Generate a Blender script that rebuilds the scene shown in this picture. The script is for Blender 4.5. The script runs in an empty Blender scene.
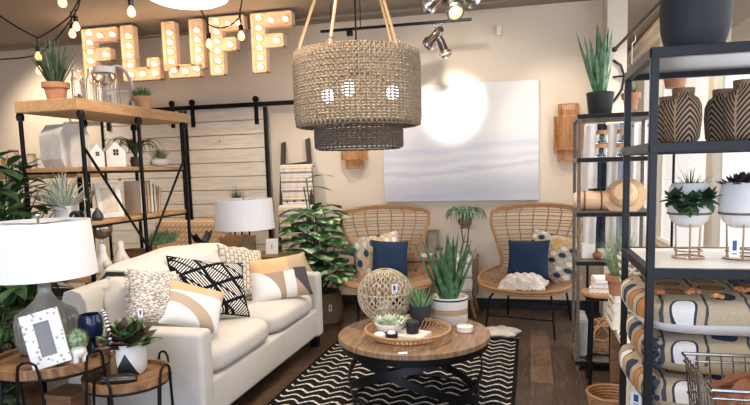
import bpy, bmesh, math, random
from math import sin, cos, pi, radians, sqrt, atan2, exp
from mathutils import Vector, Matrix, Euler
S = bpy.context.scene
COL = S.collection
RND = random.Random(7)

# ---------------- camera ----------------
F_PX, PPX, PPY, EYE = 605.0, 385.0, 236.0, 1.40
ROT = Matrix(((0.972469, -0.000351, 0.233031), (0.231575, 0.113046, -0.966226), (-0.026004, 0.993590, 0.110015)))
cam_d = bpy.data.cameras.new('camera'); cam = bpy.data.objects.new('camera', cam_d); COL.objects.link(cam)
cam_d.sensor_width = 36; cam_d.lens = F_PX / 750 * 36
cam_d.shift_x = (375 - PPX) / 750; cam_d.shift_y = (PPY - 202.5) / 750
cam_d.clip_start = 0.05
cam.matrix_world = Matrix.Translation((0, 0, EYE)) @ ROT.to_4x4()
S.camera = cam

def at(u, v, X=None, Y=None, Z=None):
    """real-world point on the plane X=, Y= or Z= seen at photo pixel (u, v)"""
    r = ROT @ Vector((u - PPX, PPY - v, -F_PX))
    t = X / r.x if X is not None else Y / r.y if Y is not None else (Z - EYE) / r.z
    return Vector((0, 0, EYE)) + r * t

# ---------------- world, lights, exposure ----------------
W = bpy.data.worlds.new('world'); S.world = W; W.use_nodes = True
W.node_tree.nodes['Background'].inputs['Color'].default_value = (1.0, 0.965, 0.93, 1)
W.node_tree.nodes['Background'].inputs['Strength'].default_value = 1.15
S.view_settings.view_transform = 'Standard'; S.view_settings.look = 'None'
S.view_settings.exposure = 0.35; S.view_settings.gamma = 1.0; S.view_settings.use_curve_mapping = False

def area(name, loc, rot, sx, sy, power, col):
    l = bpy.data.lights.new(name, 'AREA'); l.shape = 'RECTANGLE'; l.size = sx; l.size_y = sy; l.energy = power; l.color = col
    o = bpy.data.objects.new(name, l); COL.objects.link(o); o.location = loc; o.rotation_euler = rot; return o
def spot(name, loc, target, power, col, ang, blend=.4, r=.04):
    l = bpy.data.lights.new(name, 'SPOT'); l.energy = power; l.color = col; l.spot_size = radians(ang); l.spot_blend = blend; l.shadow_soft_size = r
    o = bpy.data.objects.new(name, l); COL.objects.link(o); o.location = loc
    o.rotation_euler = (Vector(target) - Vector(loc)).to_track_quat('-Z', 'Y').to_euler(); return o
WARM = (1.0, .80, .58); SOFT = (1.0, .88, .73); DAY = (.58, .72, 1.0)
area('daylight_front_window', (-1.0, -1.45, 1.5), (radians(90), 0, 0), 4.6, 2.2, 110, DAY)
spot('ceiling_downlight_shelf', (-1.7, 2.9, 2.8), (-3.0, 3.5, 1.5), 75, SOFT, 60, .8, .08)  # unseen spot added to brighten the shelf unit
spot('ceiling_downlight_rear_left', (-5.3, 5.0, 2.8), (-5.2, 5.97, 1.7), 80, SOFT, 90, .8, .08)  # out-of-view spot, added to lift the wall at the rear left
area('daylight_side_window', (1.30, 3.6, 1.6), (radians(90), 0, radians(90)), 5.0, 1.9, 45, (.86, .90, 1.0))
# unseen ceiling spots for the shop; those by the right wall added to brighten it
for i, (x, y, p) in enumerate([(-1.0, 2.6, 44), (-3.2, 2.4, 34), (-2.7, 4.6, 34), (-.55, 4.3, 40), (-4.8, 4.2, 28), (.1, 1.0, 20), (-1.7, .9, 24), (.95, 4.9, 24), (.95, 7.2, 26), (.95, 3.2, 16)]):
    spot('ceiling_downlight_%d' % i, (x, y, 2.80), (x, y + .25, 0), p * 2.3, SOFT, 120, .8, .09)
spot('art_spotlight', (-.55, 4.6, 2.60), (-.72, 5.93, 2.00), 120, (1, .95, .88), 27, .5, .05)
spot('wall_spotlight_left', (-1.45, 5.0, 2.6), (-1.72, 6.0, 1.75), 34, (1, .93, .84), 70, .9, .05)
spot('wall_spotlight_center', (-.6, 4.3, 2.78), (-.65, 6.0, 1.5), 60, (1, .93, .84), 85, .9, .05)
spot('wall_spotlight_right', (.0, 4.7, 2.6), (.36, 6.0, 1.6), 34, (1, .93, .82), 62, .8, .05)

# ---------------- node helpers ----------------
class E:
    """a float socket with arithmetic"""
    def __init__(s, nt, k): s.nt = nt; s.k = k
    def _m(s, op, *a):
        n = s.nt.nodes.new('ShaderNodeMath'); n.operation = op
        for i, v in enumerate((s,) + a):
            if isinstance(v, E): s.nt.links.new(v.k, n.inputs[i])
            else: n.inputs[i].default_value = v
        return E(s.nt, n.outputs[0])
    def __add__(s, o): return s._m('ADD', o)
    def __radd__(s, o): return s._m('ADD', o)
    def __sub__(s, o): return s._m('SUBTRACT', o)
    def __mul__(s, o): return s._m('MULTIPLY', o)
    def __rmul__(s, o): return s._m('MULTIPLY', o)
    def __truediv__(s, o): return s._m('DIVIDE', o)
    def fr(s): return s._m('FRACT')
    def fl(s): return s._m('FLOOR')
    def abs(s): return s._m('ABSOLUTE')
    def sin(s): return s._m('SINE')
    def sqrt(s): return s._m('SQRT')
    def lt(s, o): return s._m('LESS_THAN', o)
    def gt(s, o): return s._m('GREATER_THAN', o)
    def mn(s, o): return s._m('MINIMUM', o)
    def mx(s, o): return s._m('MAXIMUM', o)
    def at2(s, o): return s._m('ARCTAN2', o)
    def tri(s): return ((s.fr() - .5).abs() * 2)          # 1..0..1
    def inv(s): return s * -1 + 1
class T:
    def __init__(s, name, rough=.6, metal=0.0, spec=.5):
        s.m = bpy.data.materials.new(name); s.m.use_nodes = True; s.nt = s.m.node_tree
        s.b = s.nt.nodes['Principled BSDF']; s.b.inputs['Roughness'].default_value = rough; s.b.inputs['Metallic'].default_value = metal
        s.b.inputs['Specular IOR Level'].default_value = spec
        s.tc = s.nt.nodes.new('ShaderNodeTexCoord')
    def xyz(s, kind='Object'):
        n = s.nt.nodes.new('ShaderNodeSeparateXYZ'); s.nt.links.new(s.tc.outputs[kind], n.inputs[0])
        return [E(s.nt, n.outputs[i]) for i in range(3)]
    def noise(s, scale, detail=3, stretch=(1, 1, 1), dist=0):
        mp = s.nt.nodes.new('ShaderNodeMapping'); mp.inputs['Scale'].default_value = stretch
        s.nt.links.new(s.tc.outputs['Object'], mp.inputs[0])
        n = s.nt.nodes.new('ShaderNodeTexNoise'); n.inputs['Scale'].default_value = scale; n.inputs['Detail'].default_value = detail
        n.inputs['Distortion'].default_value = dist
        s.nt.links.new(mp.outputs[0], n.inputs['Vector']); return E(s.nt, n.outputs['Fac'])
    def noise_at(s, a, b, c, scale, detail=2):
        cb = s.nt.nodes.new('ShaderNodeCombineXYZ')
        for i, v in enumerate((a, b, c)):
            if isinstance(v, E): s.nt.links.new(v.k, cb.inputs[i])
            else: cb.inputs[i].default_value = v
        n = s.nt.nodes.new('ShaderNodeTexNoise'); n.inputs['Scale'].default_value = scale; n.inputs['Detail'].default_value = detail
        s.nt.links.new(cb.outputs[0], n.inputs['Vector']); return E(s.nt, n.outputs['Fac'])
    def voro(s, scale, out='Distance'):
        n = s.nt.nodes.new('ShaderNodeTexVoronoi'); n.inputs['Scale'].default_value = scale
        s.nt.links.new(s.tc.outputs['Object'], n.inputs['Vector']); return E(s.nt, n.outputs[out])
    def ramp(s, fac, stops, mode='LINEAR'):
        n = s.nt.nodes.new('ShaderNodeValToRGB'); s.nt.links.new(fac.k, n.inputs[0]); cr = n.color_ramp; cr.interpolation = mode
        while len(cr.elements) < len(stops): cr.elements.new(.5)
        for e, (p, c) in zip(cr.elements, stops): e.position = p; e.color = lin(c)
        return n.outputs[0]
    def mix(s, fac, a, b):
        n = s.nt.nodes.new('ShaderNodeMix'); n.data_type = 'RGBA'
        if isinstance(fac, E): s.nt.links.new(fac.k, n.inputs[0])
        else: n.inputs[0].default_value = fac
        for i, c in ((6, a), (7, b)):
            if isinstance(c, tuple): n.inputs[i].default_value = lin(c)
            else: s.nt.links.new(c, n.inputs[i])
        return n.outputs[2]
    def col(s, c):
        if isinstance(c, tuple): s.b.inputs['Base Color'].default_value = lin(c)
        else: s.nt.links.new(c, s.b.inputs['Base Color'])
        return s
    def bump(s, h, strength=.3, dist=.01):
        n = s.nt.nodes.new('ShaderNodeBump'); n.inputs['Strength'].default_value = strength; n.inputs['Distance'].default_value = dist
        s.nt.links.new(h.k, n.inputs['Height']); s.nt.links.new(n.outputs[0], s.b.inputs['Normal']); return s
def lin(c):
    """sRGB 0-255 -> linear rgba"""
    r = [(v / 255 / 12.92) if v <= 10 else ((v / 255 + .055) / 1.055) ** 2.4 for v in c[:3]]
    return (r[0], r[1], r[2], 1)
def shade(c, k): return tuple(max(0, min(255, v * k)) for v in c)

def plain(name, c, rough=.6, metal=0, var=.12, scale=20, bump=0, bscale=None, spec=.5):
    t = T(name, rough, metal, spec); n = t.noise(scale, 3)
    t.col(t.mix(n, shade(c, 1 - var), shade(c, 1 + var)))
    if bump: t.bump(t.noise(bscale or scale * 3, 3), bump, .004)
    return t.m
def wood(name, c1, c2, scale=6, stretch=(1, 12, 12), rough=.5):
    t = T(name, rough); n = t.noise(scale, 5, stretch, 1.2); g = t.noise(scale * 6, 2, stretch)
    f = n * .75 + g * .25
    t.col(t.ramp(f, [(.28, c1), (.5, tuple((a + b) / 2 for a, b in zip(c1, c2))), (.72, c2)])); t.bump(g, .12, .002); return t.m
def fabric(name, c, var=.08, weave=1100, bump=.25, rough=.95):
    t = T(name, rough, 0, .2); n = t.noise(9, 3); x, y, z = t.xyz()
    t.col(t.mix(n, shade(c, 1 - var), shade(c, 1 + var)))
    t.bump((x * weave).sin() * (z * weave).sin() + (y * weave).sin() * .5 + t.noise(90, 2), bump, .002); return t.m
def emit(name, c, strength, base=None):
    t = T(name); t.col(base or c); t.b.inputs['Emission Color'].default_value = lin(c); t.b.inputs['Emission Strength'].default_value = strength; return t.m
def glass(name, c=(255, 255, 255), rough=.02, alpha=None):
    t = T(name, rough); t.col(c); t.b.inputs['Transmission Weight'].default_value = 1; t.b.inputs['IOR'].default_value = 1.35; return t.m
def leafmat(name, c1, c2, scale=30, vein=None):
    t = T(name, .45); n = t.noise(scale, 3)
    t.col(t.ramp(n, [(.35, c1), (.65, c2)])); return t.m

# ---------------- mesh helpers ----------------
class MB:
    def __init__(s): s.v = []; s.f = []
    def add(s, vs, fs, M=None):
        b = len(s.v)
        s.v += [tuple(M @ Vector(v)) for v in vs] if M is not None else [tuple(v) for v in vs]
        s.f += [tuple(b + i for i in f) for f in fs]; return s
    def box(s, c, d, rot=None, bev=0, seg=2, taper=None):
        bm = bmesh.new(); bmesh.ops.create_cube(bm, size=1)
        for v in bm.verts:
            k = taper if (taper and v.co.z > 0) else 1
            v.co = Vector((v.co.x * d[0] * k, v.co.y * d[1] * k, v.co.z * d[2]))
        if bev: bmesh.ops.bevel(bm, geom=bm.edges[:], offset=bev, segments=seg, affect='EDGES', profile=.6)
        M = Matrix.Translation(c) @ (Euler(rot).to_matrix().to_4x4() if rot else Matrix())
        bm.verts.index_update(); s.add([v.co[:] for v in bm.verts], [[v.index for v in f.verts] for f in bm.faces], M); bm.free(); return s
    def lathe(s, prof, c=(0, 0, 0), seg=28, M=None, lobes=None, sx=1, sy=1):
        vs = []; fs = []; n = len(prof)
        for i, (r, z) in enumerate(prof):
            for k in range(seg):
                a = 2 * pi * k / seg; rr = r * (lobes(a, z) if lobes else 1)
                vs.append((c[0] + rr * cos(a) * sx, c[1] + rr * sin(a) * sy, c[2] + z))
        for i in range(n - 1):
            for k in range(seg):
                k2 = (k + 1) % seg; fs.append((i * seg + k, i * seg + k2, (i + 1) * seg + k2, (i + 1) * seg + k))
        if prof[0][0] > 1e-6: fs.append(tuple(range(seg))[::-1])
        if prof[-1][0] > 1e-6: fs.append(tuple((n - 1) * seg + k for k in range(seg)))
        return s.add(vs, fs, M)
    def openlathe(s, prof, c=(0, 0, 0), seg=28, M=None, lobes=None):
        # closed profile loop (walls with thickness)
        vs = []; fs = []; n = len(prof)
        for (r, z) in prof:
            for k in range(seg):
                a = 2 * pi * k / seg; rr = r * (lobes(a, z) if lobes else 1); vs.append((c[0] + rr * cos(a), c[1] + rr * sin(a), c[2] + z))
        for i in range(n):
            j = (i + 1) % n
            for k in range(seg):
                k2 = (k + 1) % seg; fs.append((i * seg + k, i * seg + k2, j * seg + k2, j * seg + k))
        return s.add(vs, fs, M)
    def cyl(s, p0, p1, r, r2=None, seg=16):
        return s.tube([p0, p1], r, seg, radii=[r, r if r2 is None else r2])
    def tube(s, pts, r=.01, seg=8, closed=False, radii=None, flat=None):
        pts = [Vector(p) for p in pts]; n = len(pts); vs = []; fs = []; prev = None
        for i, p in enumerate(pts):
            a = pts[(i - 1) % n] if (closed or i > 0) else p; b = pts[(i + 1) % n] if (closed or i < n - 1) else p
            t = (b - a).normalized() if (b - a).length > 1e-9 else Vector((0, 0, 1))
            if prev is None:
                u = t.cross(Vector((0, 0, 1)))
                if u.length < 1e-3: u = t.cross(Vector((1, 0, 0)))
                u.normalize()
            else:
                u = prev - t * prev.dot(t)
                if u.length < 1e-6: u = t.orthogonal()
                u.normalize()
            prev = u; w = t.cross(u); rr = radii[i] if radii else r
            for k in range(seg):
                an = 2 * pi * k / seg
                q = p + (u * cos(an) * (flat[0] if flat else 1) + w * sin(an) * (flat[1] if flat else 1)) * rr
                vs.append(q[:])
        for i in range(n if closed else n - 1):
            j = (i + 1) % n
            for k in range(seg):
                k2 = (k + 1) % seg; fs.append((i * seg + k, i * seg + k2, j * seg + k2, j * seg + k))
        if not closed: fs.append(tuple(range(seg))[::-1]); fs.append(tuple((n - 1) * seg + k for k in range(seg)))
        return s.add(vs, fs)
    def band(s, pts, wv, th, closed=False):
        """flat bar: pts path, wv(i) -> width vector, th thickness (along cross)"""
        pts = [Vector(p) for p in pts]; n = len(pts); vs = []; fs = []
        for i, p in enumerate(pts):
            a = pts[(i - 1) % n] if (closed or i > 0) else p; b = pts[(i + 1) % n] if (closed or i < n - 1) else p
            t = (b - a).normalized(); w = Vector(wv(i)); nn = t.cross(w).normalized() * th / 2
            for q in (p - w / 2 - nn, p + w / 2 - nn, p + w / 2 + nn, p - w / 2 + nn): vs.append(q[:])
        for i in range(n if closed else n - 1):
            j = (i + 1) % n
            for k in range(4): k2 = (k + 1) % 4; fs.append((i * 4 + k, i * 4 + k2, j * 4 + k2, j * 4 + k))
        if not closed: fs.append((3, 2, 1, 0)); fs.append(tuple((n - 1) * 4 + k for k in range(4)))
        return s.add(vs, fs)
    def ring(s, c, R, r, seg=40, rs=8, M=None, sx=1, sy=1):
        m = MB(); m.tube([(c[0] + R * cos(2 * pi * k / seg) * sx, c[1] + R * sin(2 * pi * k / seg) * sy, c[2]) for k in range(seg)], r, rs, closed=True)
        return s.add(m.v, m.f, M)
    def sph(s, c, r, sc=(1, 1, 1), seg=16, rings=10, M=None, fn=None):
        prof = [(sin(pi * i / rings), -cos(pi * i / rings)) for i in range(rings + 1)]
        m = MB(); m.lathe(prof, seg=seg)
        vs = []
        for v in m.v:
            k = fn(v) if fn else 1
            vs.append((c[0] + v[0] * r * sc[0] * k, c[1] + v[1] * r * sc[1] * k, c[2] + v[2] * r * sc[2] * k))
        return s.add(vs, m.f, M)
    def grid(s, fn, nu, nv, th=0, M=None):
        P = [[Vector(fn(i / nu, j / nv)) for i in range(nu + 1)] for j in range(nv + 1)]; vs = []; fs = []
        W1 = nu + 1; N = W1 * (nv + 1)
        def nrm(i, j):
            a = P[j][min(i + 1, nu)] - P[j][max(i - 1, 0)]; b = P[min(j + 1, nv)][i] - P[max(j - 1, 0)][i]; c = a.cross(b)
            return c.normalized() if c.length > 1e-9 else Vector((0, 0, 1))
        for j in range(nv + 1):
            for i in range(nu + 1): vs.append(P[j][i][:])
        for j in range(nv):
            for i in range(nu): a = j * W1 + i; fs.append((a, a + 1, a + W1 + 1, a + W1))
        if th:
            for j in range(nv + 1):
                for i in range(nu + 1): vs.append((P[j][i] - nrm(i, j) * th)[:])
            for j in range(nv):
                for i in range(nu): a = N + j * W1 + i; fs.append((a + W1, a + W1 + 1, a + 1, a))
            for i in range(nu):
                fs.append((i, N + i, N + i + 1, i + 1)); b = nv * W1 + i; fs.append((b + 1, N + b + 1, N + b, b))
            for j in range(nv):
                a = j * W1; fs.append((a + W1, N + a + W1, N + a, a)); b = a + nu; fs.append((b, N + b, N + b + W1, b + W1))
        return s.add(vs, fs, M)
    def prism(s, poly, y0, y1, M=None):
        """poly in (x,z), extruded along y"""
        n = len(poly); vs = [(x, y0, z) for x, z in poly] + [(x, y1, z) for x, z in poly]
        fs = [tuple(range(n)), tuple(range(2 * n - 1, n - 1, -1))] + [(i, i + n, (i + 1) % n + n, (i + 1) % n) for i in range(n)]
        return s.add(vs, fs, M)
    def blade(s, base, d, L, w, droop=.3, n=6, th=.35, w_pow=1.0, fat=.3):
        """tapered succulent / grass leaf with a solid keeled section; d = direction"""
        base = Vector(base); d = Vector(d).normalized(); side = d.cross(Vector((0, 0, 1)))
        if side.length < .05: side = Vector((cos(L * 91), sin(L * 91), 0))
        side.normalize(); pts = []; rad = []; p = base.copy(); dd = d.copy(); vs = []; fs = []
        for i in range(n + 1):
            t = i / n; ww = w * ((1 - t) ** w_pow) * (1 if t > .15 else .75 + t * 1.67) + .0004
            up = side.cross(dd).normalized()
            for a, b in ((-1, .25), (0, -fat), (1, .25), (0, fat * .3)): vs.append((p + side * a * ww + up * b * ww)[:])
            p = p + dd * (L / n); dd = (dd + Vector((0, 0, -droop / n)) * (.4 + 1.5 * t)).normalized()
        for i in range(n):
            for k in range(4): k2 = (k + 1) % 4; fs.append((i * 4 + k, i * 4 + k2, i * 4 + 4 + k2, i * 4 + 4 + k))
        fs.append((0, 1, 2, 3)); return s.add(vs, fs)
    def leaf(s, base, d, L, w, droop=.5, n=7, curl=.15, wob=0):
        """broad leaf with a fold along the midrib and slight thickness"""
        base = Vector(base); d = Vector(d).normalized(); side = d.cross(Vector((0, 0, 1)))
        if side.length < .05: side = Vector((1, 0, 0))
        side.normalize(); rows = []; p = base.copy(); dd = d.copy()
        for i in range(n + 1):
            t = i / n; ww = w * (sin(pi * min(1, t * 1.02 + .02)) ** .75) * (1.15 - .35 * t) + .0006; up = side.cross(dd).normalized()
            wb = 1 + wob * sin(i * 2.4)
            rows.append([p - side * ww * wb + up * ww * curl * -1 + up * .3 * ww, p - side * ww * .5 + up * ww * .12, p, p + side * ww * .5 + up * ww * .12, p + side * ww * wb + up * ww * curl * -1 + up * .3 * ww])
            p = p + dd * (L / n); dd = (dd + Vector((0, 0, -droop / n)) * (.5 + t)).normalized()
        vs = [q[:] for r in rows for q in r]; fs = []
        N = len(vs); vs += [(q - Vector((0, 0, .0015)))[:] for r in rows for q in r]
        for j in range(n):
            for i in range(4): a = j * 5 + i; fs.append((a, a + 1, a + 6, a + 5)); fs.append((N + a + 5, N + a + 6, N + a + 1, N + a))
        return s.add(vs, fs)
    def out(s, name, m, parent=None, smooth=40, loc=None, rot=None):
        me = bpy.data.meshes.new(name); me.from_pydata(s.v, [], s.f); me.validate()
        bm = bmesh.new(); bm.from_mesh(me); bmesh.ops.recalc_face_normals(bm, faces=bm.faces[:]); bm.to_mesh(me); bm.free()
        if smooth:
            me.polygons.foreach_set('use_smooth', [True] * len(me.polygons)); me.set_sharp_from_angle(angle=radians(smooth))
        me.materials.append(m); o = bpy.data.objects.new(name, me); COL.objects.link(o)
        if parent: o.parent = parent
        if loc is not None: o.location = loc
        if rot is not None: o.rotation_euler = rot
        return o
def tag(o, label=None, cat=None, group=None, kind=None):
    if label: o['label'] = label
    if cat: o['category'] = cat
    if group: o['group'] = group
    if kind: o['kind'] = kind
    return o
def thing(name, label, cat, loc=(0, 0, 0), rz=0, group=None, M=None):
    o = bpy.data.objects.new(name, None); COL.objects.link(o); o.empty_display_size = .05
    if M is not None: o.matrix_world = M
    else: o.location = loc; o.rotation_euler = (0, 0, rz)
    return tag(o, label, cat, group)
def copy_tree(o, parent=None):
    c = o.copy(); COL.objects.link(c)
    if parent: c.parent = parent
    for ch in list(o.children): copy_tree(ch, c)
    return c
def struct(name, mb, m, smooth=0, label=None):
    o = mb.out(name, m, smooth=smooth); o['kind'] = 'structure'; return o
def frame_of(n, up=(0, 0, 1), loc=(0, 0, 0), roll=0):
    """local Z = n (face normal), local Y = up-ish"""
    z = Vector(n).normalized(); x = Vector(up).cross(z).normalized(); y = z.cross(x)
    M = Matrix((x, y, z)).transposed()
    return Matrix.Translation(loc) @ (M @ Matrix.Rotation(radians(roll), 3, 'Z')).to_4x4()

# ---------------- shared materials ----------------
m_black = plain('black_metal', (17, 17, 19), .45, .6, .15, 30)
m_blackm = plain('matte_black', (24, 25, 28), .65, 0, .1, 30)
m_chrome = plain('brushed_chrome', (190, 188, 184), .22, 1, .04, 20)
m_white = plain('white_paint', (228, 222, 212), .5, 0, .03, 12)
m_ceramic = plain('white_ceramic', (232, 226, 216), .35, 0, .03, 12)
m_oak = wood('light_oak', (150, 108, 68), (196, 152, 104), 5, (1, 9, 9))
m_oak_y = wood('light_oak_long', (158, 116, 76), (204, 160, 112), 5, (9, 1, 9))
m_walnut = wood('brown_wood', (96, 66, 42), (146, 106, 70), 6, (1, 8, 8))
m_greywood = wood('grey_wood', (74, 66, 58), (116, 104, 92), 6, (1, 9, 9))
m_rattan = plain('rattan', (160, 118, 78), .55, 0, .22, 40)
m_rattan_l = plain('light_rattan', (172, 132, 92), .55, 0, .16, 40)
m_terra = plain('terracotta', (170, 118, 84), .85, 0, .1, 14, .1)
m_soil = plain('soil', (52, 40, 30), .95, 0, .4, 60, .5)
m_glass = glass('clear_glass')
m_bulb = emit('warm_bulb', (255, 205, 140), 5)
m_tagw = plain('tag_paper', (232, 234, 238), .6, 0, .02)
m_tagb = plain('tag_print', (52, 74, 128), .6, 0, .02)
m_grass = leafmat('grass_green', (50, 78, 44), (104, 132, 84), 22)
m_aloe = leafmat('aloe_green', (38, 80, 50), (96, 132, 88), 26)
m_dark_leaf = leafmat('dark_leaf', (24, 50, 28), (62, 98, 52), 14)
m_soft_leaf = leafmat('soft_leaf', (92, 128, 78), (150, 182, 130), 40)
m_cream = fabric('cream_linen', (226, 214, 196))
def var_leaf(name, c1, c2, c3, sc):
    t = T(name, .45); n = t.noise(sc, 4, dist=.6); t.col(t.ramp(n, [(.44, c1), (.54, c2), (.62, c3)])); return t.m
m_monstera = var_leaf('variegated_leaf', (30, 66, 34), (70, 112, 58), (178, 200, 156), 16)

def price_tag(parent, loc, rot, w=.022, h=.036):
    t = MB().box((0, 0, 0), (w, .0012, h), bev=.0004, seg=1).out('price_tag', m_tagw, parent, 0, loc, rot); tag(t, 'small white price tag')
    MB().box((0, -.0009, h * .08), (w * .42, .0006, h * .5)).box((0, -.0009, -h * .33), (w * .5, .0006, h * .06)).out('tag_print', m_tagb, t, 0)
    return t

# ================= THE ROOM =================
YB, ZC, XR, XL, YF = 5.97, 2.87, 1.36, -6.6, -1.6
# floor
t = T('dark_plank_floor', .38); x, y, z = t.xyz()
px = x / .15; row = px.fl(); off = (row * .37).fr(); py = (y / 1.3 + off); cell = py.fl()
tone = t.noise_at(row * 3.17, cell * 5.31, 0, 3.1, 0); grain = t.noise(4, 6, (11, 1.2, 1), 1.4); blot = t.noise(2.6, 4, (2, 1, 1), .5)
fac = tone * .42 + grain * .42 + blot * .28
base = t.ramp(fac, [(.36, (30, 21, 16)), (.5, (62, 45, 34)), (.60, (92, 70, 54)), (.72, (124, 98, 78))])
gap = (px.fr().lt(.025)).mx(py.fr().lt(.004))
t.col(t.mix(gap, base, (22, 15, 11))); t.bump(grain, .15, .003); m_floor = t.m
struct('floor', MB().box(((XL + XR) / 2 + .6, 4, -.05), (9.4, 13.5, .1)), m_floor)
# walls and ceiling
m_wall = plain('beige_wall_paint', (226, 209, 186), .85, 0, .02, 3, .05, 120)
m_ceil = plain('taupe_ceiling_paint', (140, 126, 112), .9, 0, .03, 4)
m_wallR = plain('pale_wall_paint', (216, 204, 186), .85, 0, .02, 3)
struct('ceiling', MB().box(((XL + XR) / 2 + .6, 4, ZC + .05), (9.4, 13.5, .1)), m_ceil)
struct('wall_back', MB().box(((XL + .64) / 2, YB + .1, ZC / 2), (.64 - XL, .2, ZC)), m_wall)
struct('wall_left', MB().box((XL - .1, 2.2, ZC / 2), (.2, 8.0, ZC)), m_wall)
struct('wall_column', MB().box((.72, 5.94, ZC / 2), (.16, .66, ZC)), m_wallR)
struct('wall_alcove', MB().box((1.0, 9.6, ZC / 2), (1.2, .2, ZC)).box((.6, 7.85, ZC / 2), (.1, 3.3, ZC)), m_wallR)
# right wall with big shop windows
w = MB()
w.box((XR + .08, 4.2, .25), (.16, 11.4, .5)); w.box((XR + .08, 4.2, (2.72 + ZC) / 2), (.16, 11.4, ZC - 2.72))
edges = [-1.5, 1.6, 3.45, 5.3, 7.5, 9.6]
for yy in edges: w.box((XR + .05, yy, 1.6), (.06, .12, 2.3))
struct('wall_right', w, m_wallR)
m_frame = plain('window_frame_paint', (230, 222, 206), .6, 0, .03)
n = 0
for a, b in zip(edges[:-1], edges[1:]):
    n += 1
    fr = MB(); y0, y1 = a + .06, b - .06; ym = (y0 + y1) / 2
    for yy in (y0 + .025, y1 - .025): fr.box((XR + .06, yy, 1.61), (.07, .05, 2.22), bev=.006)
    for zz in (.525, 2.695): fr.box((XR + .06, ym, zz), (.07, y1 - y0, .05), bev=.006)
    o = struct('window_%d' % n, fr, m_frame)
    pane = MB().box((XR + .075, ym, 1.6), (.006, y1 - y0 - .06, 2.1)).out('pane', None, o, 0)
    pane.data.materials.clear(); pane.data.materials.append(m_glass)
struct('trim_1', MB().box((XR - .03, 4.2, 2.765), (.06, 11.4, .09), bev=.02).box((XR - .05, 4.2, 2.825), (.10, 11.4, .05), bev=.015), m_frame)
# front wall behind the camera with a shop window
f_ = MB().box((-5.0, YF - .1, ZC / 2), (3.4, .2, ZC)).box((1.5, YF - .1, ZC / 2), (.5, .2, ZC)).box((-1.0, YF - .1, .15), (5, .2, .3)).box((-1.0, YF - .1, 2.76), (5, .2, .24))
struct('wall_front', f_, m_wall)
wf = MB()
for xx in (-3.3, -2.15, -1.0, .15, 1.25): wf.box((xx, YF - .1, 1.47), (.06, .08, 2.34))
for zz in (.33, 2.61): wf.box((-1.0, YF - .1, zz), (4.6, .08, .06))
struct('window_9', wf, m_blackm)
struct('baseboard_back', MB().box(((XL + .64) / 2, YB - .0075, .05), (.64 - XL, .015, .10), bev=.003), m_blackm)
# ================= BARN DOORS =================
t = T('whitewashed_planks', .75); x, y, z = t.xyz(); row = (z / .145).fl()
g = t.noise(3, 5, (1.2, 1, 14), 1.0); tone = t.noise_at(row * 2.7, 0, 0, 2.3, 0); kn = t.voro(3.1)
c = t.ramp(g * .7 + tone * .3, [(.3, (204, 190, 170)), (.55, (226, 215, 200)), (.75, (238, 230, 218))])
c = t.mix(kn.lt(.055), c, (150, 112, 78)); t.col(c); t.bump(g, .15, .003); m_plank = t.m
def barn_door(x0, x1, label):
    d = thing('barn_door', label, 'door', (0, 0, 0), group='sliding barn doors on the rail')
    p = MB(); z = .06; k = 0
    while z < 2.02:
        p.box(((x0 + x1) / 2, 5.905, z + .07), (x1 - x0 - .04, .035, .139), bev=.004, seg=1); z += .145; k += 1
    p.out('plank_panel', m_plank, d, 0)
    for xx in (x0 + .012, x1 - .012): MB().box((xx, 5.90, 1.06), (.026, .055, 2.02), bev=.003).out('edge_strip', m_black, d, 0)
    for xx in (x0 + .10, x1 - .10):
        h = MB().box((xx, 5.875, 2.03), (.045, .012, .27), bev=.004).out('hanger_strap', m_black, d, 0)
        MB().lathe([(.0, -.008), (.033, -.008), (.033, .008), (.0, .008)], M=Matrix.Translation((xx, 5.872, 2.15)) @ Matrix.Rotation(pi / 2, 4, 'X'), seg=20).out('wheel', m_black, h)
    return d
barn_door(-3.58, -2.65, 'whitewashed plank sliding barn door directly behind the white lamp shade')
barn_door(-4.62, -3.62, 'whitewashed plank sliding barn door behind the open wooden shelf unit')
r = thing('door_rail', 'long black steel rail for the sliding barn doors on the back wall', 'rail')
MB().box((-3.65, 5.852, 2.095), (3.1, .012, .045), bev=.003).out('bar', m_black, r, 0)
for xx in (-5.1, -4.1, -3.1, -2.2): MB().cyl((xx, 5.84, 2.095), (xx, 5.97, 2.095), .012).out('bolt', m_black, r)

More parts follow.
